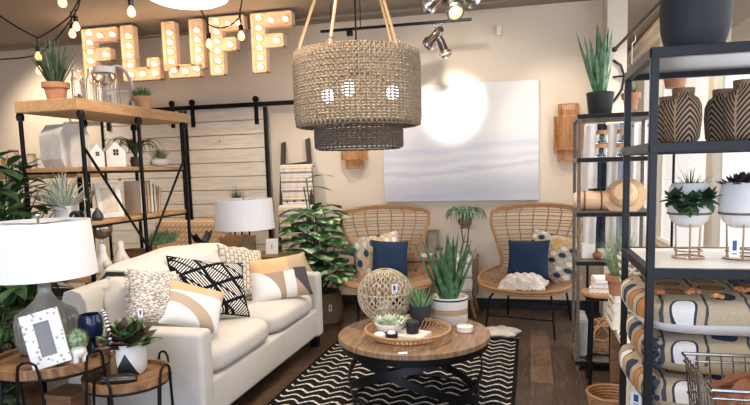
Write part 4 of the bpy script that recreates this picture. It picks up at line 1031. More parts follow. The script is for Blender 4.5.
# stand the bow bowl on a low plinth table behind the sofa's far end
MB().grid(lambda u, v: ((v - .5) * .10 * (1 - .4 * abs(2 * u - 1)), (u - .5) * .26, .80 + .09 * abs(2 * u - 1) ** 2.2 + .02 * (2 * v - 1) ** 2), 24, 8, .012).out('bowl', m_blackm, bn, 60)
MB().lathe([(0, .0), (.10, .0), (.10, .02), (.015, .03), (.015, .76), (.04, .795), (0, .797)], seg=24).out('pedestal', m_blackm, bn)

# ================= FAR LAMP, CRATES, LADDER, PLANT BASKET =================
tb_ = thing('console_table', 'dark wooden console table behind the far end of the sofa', 'table', (-2.42, 4.98, 0))
MB().box((0, 0, .655), (.75, .36, .03), bev=.004).out('tabletop', m_walnut, tb_, 0)
for a in (-1, 1):
    for b in (-1, 1): MB().box((a * .34, b * .15, .32), (.04, .04, .64), bev=.003).out('leg', m_walnut, tb_, 0)
TBZ = .671
for (xx, zz, lab) in ((-2.60, TBZ, 'light wooden crate under the far lamp shade, left one'),):
    cr = thing('wooden_crate', lab, 'crate', (xx, 5.03, zz)); m = MB()
    for k in range(3): m.box((0, -.10, .025 + k * .052), (.26, .012, .046)); m.box((0, .10, .025 + k * .052), (.26, .012, .046)); m.box((-.125, 0, .025 + k * .052), (.012, .2, .046)); m.box((.125, 0, .025 + k * .052), (.012, .2, .046))
    m.box((0, 0, .006), (.25, .2, .012)); m.out('slats', m_oak, cr, 0)
    for a in (-1, 1): MB().box((a * .112, -.09, .08), (.02, .012, .158)).out('corner_post', m_oak, cr, 0)
def lamp_shade(o, z0, z1, r0, r1, mat_):
    MB().openlathe([(r0, z0), (r1, z1), (r1 - .004, z1), (r0 - .004, z0)], seg=64).out('lamp_shade', mat_, o)
    m = MB(); m.cyl((-r1 + .003, 0, z1 - .012), (r1 - .003, 0, z1 - .012), .0025, seg=6); m.cyl((0, -r1 + .003, z1 - .012), (0, r1 - .003, z1 - .012), .0025, seg=6); m.out('spider', m_chrome, o)
    MB().lathe([(0, z1 - .012), (.006, z1 - .012), (.006, z1 + .008), (.014, z1 + .02), (.013, z1 + .032), (0, z1 + .037)], seg=16).out('finial', m_glass if False else m_chrome, o)
    MB().sph((0, 0, (z0 + z1) / 2), .03).out('bulb', m_ceramic, o); MB().cyl((0, 0, z0 - .05), (0, 0, z1 - .012), .006).out('stem', m_chrome, o)
t = T('linen_lamp_shade', .9, 0, .1); n_ = t.noise(60, 2, (1, 1, .1)); t.col(t.mix(n_, (234, 232, 229), (246, 244, 241))); t.b.inputs['Transmission Weight'].default_value = 0; m_shade = t.m
fl_ = thing('table_lamp', 'far table lamp with a white drum shade and smoky glass base behind the sofa', 'lamp', (-2.455, 4.90, TBZ))
lamp_shade(fl_, .235, .50, .262, .248, m_shade)
MB().lathe([(0, 0), (.095, .0), (.10, .03), (.075, .06), (.045, .10), (.03, .15), (.018, .185), (0, .19)], seg=30, lobes=lambda a, z: 1 + .03 * cos(12 * a)).out('base', T('smoky_glass', .12, .25).col((112, 104, 92)).m, fl_)
wp = grass_pot('potted_plant', 'dark spiky plant behind the far lamp shade', (-2.83, 5.50, 1.00), .06, .13, 40, .17, .006, m_greywood, leafmat('dark_spike', (44, 58, 42), (92, 104, 78), 30), 15, 1.2, .15)
ps = thing('plant_stand', 'slim dark stand holding the spiky plant behind the far lamp', 'stand', (-2.83, 5.50, 0)); MB().box((0, 0, .989), (.20, .20, .02), bev=.003).out('top', m_walnut, ps, 0)
for a in (-1, 1):
    for b in (-1, 1): MB().cyl((a * .08, b * .08, 0), (a * .08, b * .08, .98), .009).out('leg', m_black, ps)
pic_frame('picture_frame', 'small white frame standing on the console by the far lamp base', (on(272, TBZ, Y=4.95).x, 4.95, TBZ), .11, .14, radians(10), radians(-10), m_white, plain('grey_print', (150, 144, 136), .5), .05)
# ladder
ld = thing('blanket_ladder', 'dark wooden ladder leaning on the wall, carrying folded blankets', 'ladder')
m_lad = wood('dark_ladder_wood', (34, 29, 27), (62, 50, 42), 6, (9, 9, 1))
LB = [on(279, 0, Y=5.50), on(321, 0, Y=5.50)]; LT = [on(283.5, 1.70, Y=5.94), on(307.5, 1.73, Y=5.94)]
for k in (0, 1):
    b, t_ = Vector(LB[k]), Vector(LT[k]); 
    MB().band([b, t_], lambda i: (0, .055, .016), .035).out('rail', m_lad, ld, 0)
for f_ in (.2, .42, .64, .86): MB().cyl(Vector(LB[0]).lerp(Vector(LT[0]), f_), Vector(LB[1]).lerp(Vector(LT[1]), f_), .013).out('rung', m_lad, ld)
t = T('striped_throw', .95, 0, .1); x, y, z = t.xyz('Generated'); k_ = (z * 5).fr(); 
c = t.mix(k_.lt(.25), (226, 218, 208), (146, 140, 136)); c = t.mix((k_.gt(.45)) * (k_.lt(.62)), c, (220, 186, 136)); c = t.mix((k_.gt(.75)) * (k_.lt(.80)), c, (176, 168, 160)); t.col(c); t.bump(t.noise(90, 2), .3, .003); m_stripe = t.m
def hanging(label, f_top, z_bot, x_in, grp, w_=.0, off=0, name='folded_blanket', mat_=None, fringe=True):
    tl, tr2 = Vector(LB[0]).lerp(Vector(LT[0]), f_top), Vector(LB[1]).lerp(Vector(LT[1]), f_top)
    o = thing(name, label, 'blanket', (0, 0, 0), group=grp); m = MB()
    def g(u, v):
        xx = tl.x - .005 + (tr2.x - tl.x + .055 + w_) * u; top = tl.z + .018
        if v < .12: a = v / .12 * pi; return (xx, tl.y - .013 + .047 * cos(a), top + .012 * sin(a) - (.10 * (1 - v / .12) if False else 0))
        t_ = (v - .12) / .88; return (xx + .012 * sin(t_ * 3 + u * 5), tl.y - .060 - off - .04 * t_ + .008 * sin(u * 26 + t_ * 2), top - (top - z_bot) * t_)
    m.grid(g, 30, 30, .012); m.out('cloth', mat_ or m_stripe, o, 70)
    if fringe:
        m = MB()
        for k in range(34):
            a = g((k + .5) / 34, 1); m.tube([a, (a[0] + RND.uniform(-.008, .008), a[1], a[2] - .05)], .0035, 5)
        m.out('fringe', m_cream, o)
    return o
hanging('upper striped grey, cream and ochre blanket hung over the ladder', .84, 1.00, 0, 'blankets on the ladder')
hanging('lower striped blanket hung on the ladder with a dark fringe', .60, .46, 0, 'blankets on the ladder', .0, .012)
# basket with large leafy plant
m_seag = plain('brown_seagrass', (122, 98, 74), .9, 0, .3, 50, .4)
bk = thing('woven_basket', 'brown woven floor basket with two handles holding the big plant', 'basket', (-1.90, 5.27, 0))
m = MB()
for k in range(17): m.ring((0, 0, .012 + k * .0165), .155 + .035 * sin(pi * (k + 3) / 22), .0105, 40, 6)
m.out('woven_wall', m_seag, bk); MB().lathe([(0, 0), (.16, 0), (.16, .01), (0, .01)]).out('bottom', m_seag, bk)
for a_ in (radians(250), radians(70)):
    c_ = Vector((.165 * cos(a_), .165 * sin(a_), .28)); s_ = Vector((-sin(a_), cos(a_), 0)); MB().tube([c_ + s_ * .07 * cos(q) + Vector((0, 0, .08 * sin(q))) for q in [pi * k / 12 for k in range(13)]], .010, 7).out('handle', m_seag, bk)
price_tag(bk, (-.02, -.20, .19), (0, 0, .1), .03, .06); price_tag(bk, (.14, -.16, .16), (0, 0, .7), .03, .06)
bp = thing('variegated_plant', 'tall plant with large variegated leaves standing in the woven basket', 'plant', (-1.90, 5.27, .012))
rr = random.Random(17); stm = MB(); lf = MB()
for k in range(46):
    t_ = (k + .5) / 46; a_ = k * 2.39996; zz = .36 + .70 * t_; rad = .21 * (1 - .35 * t_) * rr.uniform(.45, 1.0)
    b = Vector((rad * cos(a_) - .04 * t_, rad * sin(a_) * .8, zz)); stm.tube([(0, 0, .02), (.02 * cos(a_), .02 * sin(a_), zz * .6), b], .005, 5)
    lf.leaf(b, (cos(a_), sin(a_) - .5, .1), .25 * rr.uniform(.8, 1.15), .135 * rr.uniform(.85, 1.15), 1.0, 8, .25)
for (dx, dz, dd, LL) in ((-.10, 1.32, (.9, -.2, .25), .30), (-.13, 1.24, (1, -.3, .1), .34), (-.05, 1.02, (.5, -.5, .5), .22), (-.12, .98, (-.6, -.4, .4), .20)):
    b = Vector((dx, 0, dz)); stm.tube([(0, 0, .02), (-.05, 0, .7), b], .006, 6); lf.leaf(b, dd, LL, .040, .7, 8, .3)
stm.out('stems', m_dark_leaf, bp); lf.out('leaves', m_monstera, bp)
MB().lathe(pot_profile(.10, .13, .22), seg=24).out('nursery_pot', m_blackm, bp)

# ================= CHEST BETWEEN THE CHAIRS =================
cs = thing('wooden_chest', 'small weathered wooden cabinet on splayed legs between the two peacock chairs', 'cabinet', (-.83, 5.70, 0))
m_chest = wood('weathered_chest_wood', (104, 78, 54), (162, 126, 90), 7, (1, 9, 9))
MB().box((0, 0, .545), (.70, .36, .03), bev=.004).out('top', m_chest, cs, 0)
m = MB(); m.box((-.33, 0, .36), (.03, .34, .34)); m.box((.33, 0, .36), (.03, .34, .34)); m.box((0, 0, .20), (.66, .34, .025)); m.box((0, .16, .36), (.64, .01, .32)); m.out('carcass', m_chest, cs, 0)
for xx in (-.21, 0, .21):
    for zz in (.29, .445):
        d_ = MB().box((xx, -.165, zz), (.20, .018, .145), bev=.003).out('drawer', m_chest, cs, 0); MB().sph((xx, -.182, zz), .012).out('knob', m_black, d_)
for a in (-1, 1):
    for b in (-1, 1): MB().cyl((a * .28, b * .12, .19), (a * .335, b * .15, 0), .024, .015).out('leg', m_chest, cs)
t = T('fringed_white_throw', .95, 0, .1); x, y, z = t.xyz(); k_ = ((z + y * .6) / .13).fr(); t.col(t.mix((k_.lt(.08)).mx((k_.gt(.16)) * (k_.lt(.20))), (222, 216, 206), (96, 92, 92))); t.bump(t.noise(120, 2), .5, .003)
tw = thing('fringed_throw', 'white throw with thin dark stripes draped over the cabinet top and front', 'blanket', (-.64, 5.70, 0))
def tf(u, v):
    xx = (u - .5) * .26 + .006 * sin(v * 9)
    if v < .35: return (xx, .16 - v / .35 * .355, .566 + .002 * sin(u * 20))
    if v < .40: t_ = (v - .35) / .05; return (xx, -.195 - .006 * sin(t_ * pi / 2), .566 - .012 * t_)
    t_ = (v - .40) / .60; return (xx * (1 - .1 * t_), -.203 - .004 * sin(u * 25), .554 - .30 * t_)
m = MB(); m.grid(tf, 24, 30, -.006); m.out('cloth', t.m, tw, 70)
m = MB()
for k in range(24): a = tf((k + .5) / 24, 1); m.tube([a, (a[0] + RND.uniform(-.008, .008), a[1] - .004, a[2] - .07)], .0035, 5)
m.out('fringe', m_cream, tw)
ZC_ = .5605
wsd = thing('air_plant', 'large air plant with arching silver green leaves on a wire stand atop the cabinet', 'plant', (-.60, 5.74, ZC_))
m = MB()
for k in range(4):
    a_ = pi / 4 + k * pi / 2; m.tube([(.075 * cos(a_), .075 * sin(a_), 0), (.028 * cos(a_), .028 * sin(a_), .13), (.05 * cos(a_), .05 * sin(a_), .27)], .0028, 6)
m.ring((0, 0, .003), .075, .0028, 24, 6); m.ring((0, 0, .265), .05, .0028, 24, 6); m.ring((0, 0, .13), .029, .0028, 20, 6); m.out('wire_stand', m_black, wsd)
MB().sph((0, 0, .325), .068, (1, 1, .8)).out('fibre_ball', m_seag, wsd)
m = MB(); rr = random.Random(8)
for k in range(34):
    a_ = k * 2.4; m.blade((.03 * cos(a_), .03 * sin(a_),   .36), (cos(a_) * .6, sin(a_) * .6, 1.3), .30 * rr.uniform(.75, 1.1), .023, 5.0, 12, fat=.3, w_pow=.8)
m.out('leaves', leafmat('silver_green', (62, 92, 66), (142, 164, 130), 22), wsd)
pf_ = pic_frame('picture_frame', 'taupe picture frame standing at the back of the cabinet', (-.93, 5.80, ZC_), .13, .24, 0, radians(-6), plain('taupe_frame', (132, 116, 102), .6), plain('taupe_print', (158, 142, 124), .6), .025)
tag(MB().box((-.98, 5.66, ZC_ + .012), (.16, .13, .022), bev=.002).out('white_book', m_white, smooth=0), 'thin white book lying on the left end of the cabinet', 'book')
hs = thing('potted_succulent', 'small green succulent in a clear glass on the cabinet', 'potted plant', (-.83, 5.62, ZC_))
MB().lathe([(0, 0), (.035, 0), (.038, .065), (0, .065)]).out('pot', plain('stone_pot', (166, 152, 134), .6), hs); succulent_spiky(36, .055, .009, .03, .7, .2, .5, 2, .055).out('leaves', m_grass, hs)
sb = thing('switch_plate', 'small white wall outlet beside the air plant', 'outlet', (-.545, 5.965, .86)); MB().box((0, 0, 0), (.05, .01, .085), bev=.002).out('plate', m_white, sb, 0); MB().box((0, -.006, 0), (.02, .006, .03)).out('switch', m_ceramic, sb, 0)

# ================= SIDE TABLES, BIG LAMP =================
def tray_table(label, c, r, zt, angs, mat_):
    o = thing('tray_table', label, 'side table', c, group='round wooden tray side tables')
    MB().lathe([(0, zt - .022), (r, zt - .022), (r + .004, zt - .018), (r + .004, zt + .018), (r - .014, zt + .018), (r - .018, zt), (0, zt)], seg=64).out('tray_top', mat_, o, 40)
    MB().ring((0, 0, zt - .03), r - .01, .006, 56, 8).out('under_ring', m_black, o)
    for a in angs:
        a = radians(a); R_ = r + .011; dl = .16 if zt > .55 else .19
        P = []
        for sg in (-1, 1):
            seq = [(R_ * cos(a + sg * dl * 2.1), R_ * sin(a + sg * dl * 2.1), 0), (R_ * cos(a + sg * dl), R_ * sin(a + sg * dl), zt + .01), (R_ * cos(a + sg * dl * .8), R_ * sin(a + sg * dl * .8), zt + .045), (R_ * cos(a + sg * dl * .3), R_ * sin(a + sg * dl * .3), zt + .058)]
            P += seq if sg < 0 else seq[::-1]
        MB().tube([tuple(p) for p in P], .006, 8).out('hairpin_leg', m_black, o)
    return o
m_tray = T('tray_mango_wood', .5); n_ = m_tray.noise(5, 5, (6, 1, 2), 1.2); m_tray.col(m_tray.ramp(n_, [(.3, (92, 62, 40)), (.52, (140, 100, 64)), (.75, (170, 126, 84))])); m_tray = m_tray.m
T1 = Vector((-2.07, 2.215, 0)); T2 = Vector((-1.775, 2.31, 0)); R1, R2, Z1, Z2 = .25, .185, .60, .50
tray_table('larger round wooden tray table under the big lamp at bottom left', T1, R1, Z1, (-70, 180, 90, -12), m_tray)
tray_table('smaller round wooden tray table standing against the near sofa arm', T2, R2, Z2, (-85, 70, 0), m_tray)
bl_ = thing('table_lamp', 'big table lamp with a white drum shade and ribbed grey glass base', 'lamp', (-2.175, 2.30, Z1))
lamp_shade(bl_, .355, .605, .232, .215, m_shade)
gm = T('ribbed_grey_glass', .15, .15); n_ = gm.noise(30, 3); gm.col(gm.mix(n_, (112, 112, 104), (160, 158, 148))); gm.b.inputs['Transmission Weight'].default_value = .25
MB().lathe([(0, 0), (.095, .0), (.118, .015), (.130, .06), (.132, .15), (.122, .185), (.08, .212), (.045, .245), (.028, .28), (.026, .325), (.034, .34), (.030, .352), (0, .355)], seg=144, lobes=lambda a, z: 1 + .03 * cos(30 * a)).out('base', gm.m, bl_, 60)
price_tag(bl_, (.085, -.085, .165), (0, 0, .7), .03, .03)
# ornate white photo frame
t = T('bone_inlay', .5); vo = t.voro(48); t.col(t.mix(vo.lt(.28), (224, 224, 222), (150, 152, 158)))
fo = pic_frame('photo_frame', 'white bone inlay photo frame leaning on the larger tray table', on(54, Z1 + .004, Y=2.07), .15, .235, radians(30), radians(-14), t.m, plain('grey_photo', (112, 110, 108), .4), .045, 'photo frame')
fo.matrix_world = fo.matrix_world @ Matrix.Rotation(radians(-13), 4, 'Y') @ Matrix.Translation((0, 0, .012))
MB().box((0, .055, .085), (.03, .006, .18), rot=(radians(28), 0, 0)).out('easel_leg', m_blackm, fo, 0)
# cactus in a white animal planter
cp = thing('animal_planter', 'little white elephant shaped planter holding a round cactus', 'planter', on(79, Z1 + .001, Y=2.16), radians(-30))
m = MB(); m.sph((0, 0, .052), .042, (1, .8, .75))
for a in (-1, 1):
    for b in (-1, 1): m.cyl((a * .023, b * .018, 0), (a * .023, b * .018, .045), .012, .012, 12)
m.sph((-.043, 0, .062), .024, (1, .9, 1)); m.tube([(-.06, 0, .06), (-.072, 0, .04), (-.070, 0, .022), (-.078, 0, .014)], .008, 8, radii=[.010, .008, .006, .005]); m.sph((-.036, .022, .066), .018, (.5, .35, 1)); m.sph((-.036, -.022, .066), .018, (.5, .35, 1)); m.out('body', m_ceramic, cp)
m = MB(); m.sph((.003, 0, .105), .036, (1, 1, .9)); rr = random.Random(5)
for k in range(150):
    a_ = k * 2.4; zz = 1 - 1.6 * (k / 150); r_ = sqrt(max(0, 1 - zz * zz)); d_ = Vector((r_ * cos(a_), r_ * sin(a_), zz)); m.blade(Vector((.003, 0, .105)) + d_ * .032, d_ + Vector((.01, 0, 0)), .018, .0035, .0, 2)
m.out('cactus', leafmat('cactus_green', (70, 108, 66), (168, 190, 150), 60), cp)
# blue vase with zigzag handle
bv = thing('blue_glass_vase', 'deep blue glass vase with a footed base on the larger tray table', 'vase', on(93, Z1 + .001, Y=2.32))
MB().lathe([(0, 0), (.030, 0), (.032, .01), (.018, .04), (.020, .055), (.048, .075), (.056, .11), (.054, .15), (.045, .175), (.040, .175), (.046, .15), (.046, .11), (.03, .085), (0, .08)], seg=28).out('body', T('deep_blue_glass', .08, 0).col((24, 38, 70)).m, bv)
# bead garland
bg = thing('bead_garland', 'striped bead garland with a brown tassel hanging off the larger tray table', 'garland', (0, 0, 0))
P = [Vector((-1.885, 2.275, .627)) + Vector(q) for q in ((-.03, .06, .155), (-.015, .05, .165), (.01, .035, .165), (.03, .02, .15), (.045, .01, .125), (.058, .0, .095), (.068, -.008, .06), (.075, -.012, .025), (.08, -.015, -.01))]
bw_, bb_, n = MB(), MB(), 30; k = 0
for i in range(n):
    f = i / n * (len(P) - 1); j = int(f); p = P[j].lerp(P[j + 1], f - j); (bw_ if i % 2 else bb_).sph(p, .0085, seg=10, rings=6)
bw_.out('white_beads', m_ceramic, bg); bb_.out('black_beads', m_blackm, bg)
m = MB(); e_ = P[-1]
for i in range(26):
    a_ = i * 2.4; m.tube([e_, e_ + Vector((.010 * cos(a_), .010 * sin(a_), -.03)), e_ + Vector((.018 * cos(a_), .018 * sin(a_), -.13))], .0028, 5)
m.sph(e_, .013); m.out('tassel', plain('brown_tassel', (122, 92, 62), .9), bg)
# triangle pot plant, pruners
tp = thing('potted_plant', 'white pot with a black triangle holding a green and maroon rosette plant', 'potted plant', (-1.79, 2.345, Z2 + .001)); tp.scale = (1.12, 1.12, 1.25)
t = T('triangle_pot', .5); x, y, z = t.xyz(); ta = (x * .79 + y * .61); fr_ = (x * .61 - y * .79).gt(0)
tri_ = ((ta + .014).abs() * 1.7 + z).lt(.088) * fr_
t.col(t.mix(tri_, (214, 208, 200), (26, 26, 28)))
MB().lathe([(0, 0), (.058, 0), (.070, .02), (.073, .06), (.066, .105), (.060, .115), (.054, .11), (.056, .09), (0, .088)], seg=36).out('pot', t.m, tp)
m = MB(); rr = random.Random(9)
for k in range(30):
    a_ = k * 2.4; s_ = .25 + .75 * k / 30; m.leaf((.012 * cos(a_), .012 * sin(a_), .10 + .02 * (1 - s_)), (s_ * cos(a_), s_ * sin(a_), 1.15 - s_ * .9), .125 * (.6 + .45 * s_), .040, .45, 6, .5, .2)
m.out('leaves', var_leaf('maroon_green', (72, 44, 36), (44, 78, 44), (96, 128, 78), 22), tp)
pr = thing('metal_trinket', 'dark metal trinket lying at the front of the smaller tray table', 'trinket', (-1.735, 2.20, Z2 + .001), radians(20)); pr.scale = (1.35, 1.35, 1.35)
MB().lathe([(0, -.055), (.014, -.052), (.016, .02), (.012, .055), (0, .056)], M=Matrix.Translation((0, 0, .016)) @ Matrix.Rotation(pi / 2, 4, 'Y')).out('barrel', T('gunmetal', .25, .8).col((70, 66, 62)).m, pr)
MB().lathe([(0, -.04), (.012, -.038), (.013, .02), (0, .04)], M=Matrix.Translation((.008, .028, .013)) @ Matrix.Rotation(pi / 2, 4, 'Y')).out('cap', m_blackm, pr)
fb = thing('white_box', 'tall white storage box on the floor beneath the larger tray table', 'box', (-2.20, 2.12, 0), radians(10)); MB().box((0, 0, .17), (.24, .20, .34), bev=.01).out('body', m_white, fb, 0); MB().box((0, 0, .35), (.25, .21, .03), bev=.006).out('lid', m_white, fb, 0)
wb = thing('wooden_post_stool', 'narrow wooden block stool on the floor under the larger tray table', 'stool', (-2.0, 2.2, 0)); MB().box((0, 0, .22), (.13, .13, .44), bev=.01).out('block', m_walnut, wb, 0)
MB().box((0, 0, .45), (.15, .15, .02), bev=.004).out('seat', m_walnut, wb, 0)
# ================= NEAR BLACK RACK (RIGHT) =================
RX0, RX1, RY0, RY1 = .40, 1.22, 2.20, 2.76
rk = thing('steel_rack', 'black square tube steel rack filling the right edge of the photo', 'rack', ((RX0 + RX1) / 2, (RY0 + RY1) / 2, 0))
cx_, cy_ = (RX0 + RX1) / 2, (RY0 + RY1) / 2; wx, wy = RX1 - RX0, RY1 - RY0
m_rack = plain('rack_black_steel', (15, 17, 23), .42, .3, .12, 30)
m_pan = plain('rack_panel', (150, 148, 146), .35, .1, .05, 10)
for a in (-1, 1):
    for b in (-1, 1): MB().box((a * wx / 2, b * wy / 2, .885), (.026, .026, 1.77), bev=.002, seg=1).out('post', m_rack, rk, 0)
for zz, nm in ((1.757, 'top'), (1.447, 'middle'), (1.022, 'lower')):
    m = MB()
    for b in (-1, 1): m.box((0, b * wy / 2, zz), (wx + .026, .028, .034), bev=.002, seg=1)
    for a in (-1, 1): m.box((a * wx / 2, 0, zz), (.028, wy, .034), bev=.002, seg=1)
    fr_ = m.out('shelf_frame', m_rack, rk, 0)
    MB().box((0, 0, zz + .010), (wx - .02, wy - .02, .008)).out('shelf_panel', m_pan if nm != 'lower' else m_white, rk, 0)
for a in (-1, 1): MB().box((a * wx / 2, 0, .12), (.026, wy, .026)).out('foot_rail', m_rack, rk, 0)
o = thing('large_planter', 'large matte black round pot on top of the black rack, cut by the top edge', 'plant pot', (.575, 2.44, 1.776))
MB().lathe([(0, 0), (.075, 0), (.098, .03), (.113, .09), (.118, .16), (.114, .22), (.106, .25), (.098, .25), (.106, .20), (.10, .12), (0, .10)], seg=48).out('pot', plain('charcoal_stone', (34, 36, 41), .7, 0, .15, 40, .2), o)
MB().lathe([(0, .20), (.095, .20), (0, .215)], seg=24).out('soil', m_soil, o)
# carved vases
t = T('carved_chevron_vase', .7); x, y, z = t.xyz(); an = y.at2(x); q = (an / (2 * pi) * 4).tri(); 
st = ((z - q * .085 + q * q * .02) / .0205).fr().lt(.55); rib = q.lt(.07)
body = t.mix(t.noise(30, 3), (132, 104, 78), (172, 142, 110)); t.col(t.mix(st * rib.inv(), body, (24, 21, 20))); t.bump((st * rib.inv()).inv(), .8, .004); m_chev = t.m
def cvase(label, p, s_=1.0):
    o = thing('carved_vase', label, 'vase', p, RND.uniform(0, 1), group='carved leaf pattern vases on the black rack')
    MB().lathe([(0, 0), (.045 * s_, 0), (.056 * s_, .02), (.062 * s_, .09 * s_), (.060 * s_, .13 * s_), (.050 * s_, .155 * s_), (.036 * s_, .165 * s_), (.036 * s_, .185 * s_)], seg=56).out('body', m_chev, o, 60)
    MB().openlathe([(.030 * s_, .178 * s_), (.037 * s_, .178 * s_), (.037 * s_, .192 * s_), (.030 * s_, .192 * s_)], seg=40).out('lip', m_walnut, o); return o
VZ = 1.4625
cvase('carved black and brown vase, front one of the left pair on the black rack', on(682, VZ, Y=2.36), 1.0)
cvase('carved black and brown vase, rear one of the left pair on the black rack', on(668, VZ, Y=2.60), .98)
cvase('carved black and brown vase, smaller left one of the right pair on the black rack', on(722, VZ, Y=2.50), 1.02)
cvase('carved black and brown vase, large one at the right edge of the black rack', on(744, VZ, Y=2.34), 1.08)
# footed planters
m_marb = plain('weathered_white_planter', (214, 210, 206), .6, 0, .10, 12)
def footed(label, p, leaf_m, seed, lush):
    o = thing('footed_planter', label, 'planter', p, group='round white planters on wire stands')
    m = MB()
    for k in range(3):
        a_ = .4 + k * 2 * pi / 3; m.tube([(.045 * cos(a_), .045 * sin(a_), .004), (.050 * cos(a_), .050 * sin(a_), .15)], .0035, 6)
    m.ring((0, 0, .004), .055, .0035, 30, 6); m.ring((0, 0, .15), .058, .0035, 30, 6); m.ring((0, 0, .03), .048, .003, 30, 6); m.out('wire_stand', plain('brass_wire', (150, 124, 92), .35, .8), o)
    MB().lathe([(0, .115), (.035, .118), (.062, .140), (.076, .18), (.078, .225), (.070, .265), (.060, .282), (.053, .282), (.06, .25), (0, .245)], seg=40).out('bowl', m_marb, o)
    MB().openlathe([(.073, .166), (.0765, .166), (.0775, .174), (.074, .174)], seg=40).out('band', m_greywood, o)
    rr = random.Random(seed); m = MB()
    if lush:
        for c_ in ((-.066, -.055, .225, .056), (-.012, -.078, .215, .056), (.042, -.068, .225, .056), (-.03, -.082, .195, .04)):
            for k in range(26):
                a_ = k * 2.4; e_ = k / 26; d_ = Vector((e_ * cos(a_) * 1.3, -1.0 + e_ * .5, .35 + e_ * sin(a_) * 1.3)); m.leaf(c_[:3], d_, c_[3] * (.5 + .6 * e_), .016, .4, 5, .35, .2)
        m.out('leaves', leaf_m, o); succulent_spiky(22, .085, .003, .04, .7, 1.0, .4, 7, .262).out('air_plant', m_grass, o)
    else:
        for k in range(46): a_ = k * 2.4; e_ = k / 46; m.leaf((.045 * e_ * cos(a_), .045 * e_ * sin(a_), .265), (e_ * cos(a_), e_ * sin(a_), .75 - .3 * e_), .055, .014, .3, 5, .4)
        m.out('leaves', leaf_m, o)
    return o
LZ = 1.0375
f1 = footed('round white planter with dark green rosettes on a wire stand, black rack lower shelf', on(688, LZ, Y=2.46), leafmat('rosette_green', (24, 46, 28), (76, 104, 62), 30), 1, True)
f2 = footed('round white planter with a dark maroon plant at the right edge of the rack', on(740, LZ, Y=2.44), leafmat('maroon_leaf', (36, 30, 32), (74, 62, 58), 30), 2, False)
t1 = price_tag(f2, (-.045, -.085, .055), (0, 0, .1), .034, .072)
MB().tube([(-.045, -.085, .092), (-.05, -.076, .16)], .001, 4).out('tag_string', m_cream, f2)

# ================= CONSOLE TABLE, PILLOW STACK, WIRE BASKET =================
ct2 = thing('display_table', 'long low display table with a pale top and wooden leg on the right', 'table', (.80, 2.68, 0))
MB().box((0, 0, .470), (.68, 2.12, .036), bev=.004).out('tabletop', plain('pale_table_top', (226, 212, 190), .6, 0, .04), ct2, 0)
for a, b in ((-1, 1), (1, 1), (-1, -1), (1, -1)): MB().box((a * .305, b * 1.02, .226), (.06, .06, .452), bev=.004).out('leg', m_walnut, ct2, 0)
m_blk2 = m_black
MB().box((-.31, 0, .43), (.02, 1.96, .04)).out('side_rail', m_blk2, ct2, 0)
def tuft(name, cols, sx, sy, rx, ry, base_):
    t = T(name, .95, 0, .1); x, y, z = t.xyz(); wob = t.noise(9, 2); gx = (x + (wob - .5) * .05) / sx; gy = (y + (wob - .5) * .05) / sy + (gx.fl() * .5); jx = gx.fl(); jy = gy.fl()
    dx = (gx.fr() - .5) * sx / rx; dy = (gy.fr() - .5) * sy / ry; r_ = (dx * dx + dy * dy).sqrt(); k = (jx * .377 + jy * .619 + .23).fr()
    wv = t.noise(160, 2)
    b_ = t.mix(wv, shade(base_, .88), shade(base_, 1.08)); c = t.ramp(k, [(0, cols[0])] + [(i / len(cols), cols[i]) for i in range(1, len(cols))], 'CONSTANT')
    f = t.mix(r_.lt(1), b_, c); f = t.mix((r_.gt(1)) * (r_.lt(1.22)), f, (52, 60, 76)); line = (gx.fr().lt(.07)); f = t.mix(line, f, (74, 76, 80)); t.col(f)
    t.bump((r_.lt(1)) + wv * .5, .8, .008); return t.m
m_tuft = tuft('tufted_navy_rust_pillow', [(216, 212, 208), (178, 126, 76), (52, 64, 86), (226, 220, 212), (176, 120, 70), (184, 188, 204), (56, 68, 90)], .135, .115, .036, .028, (176, 160, 134))
m_backc = fabric('pale_cotton_back', (206, 204, 204), .05)
m_sandc = fabric('sand_back_cover', (168, 150, 122), .08)
G = 'tufted pillows piled on the display table'
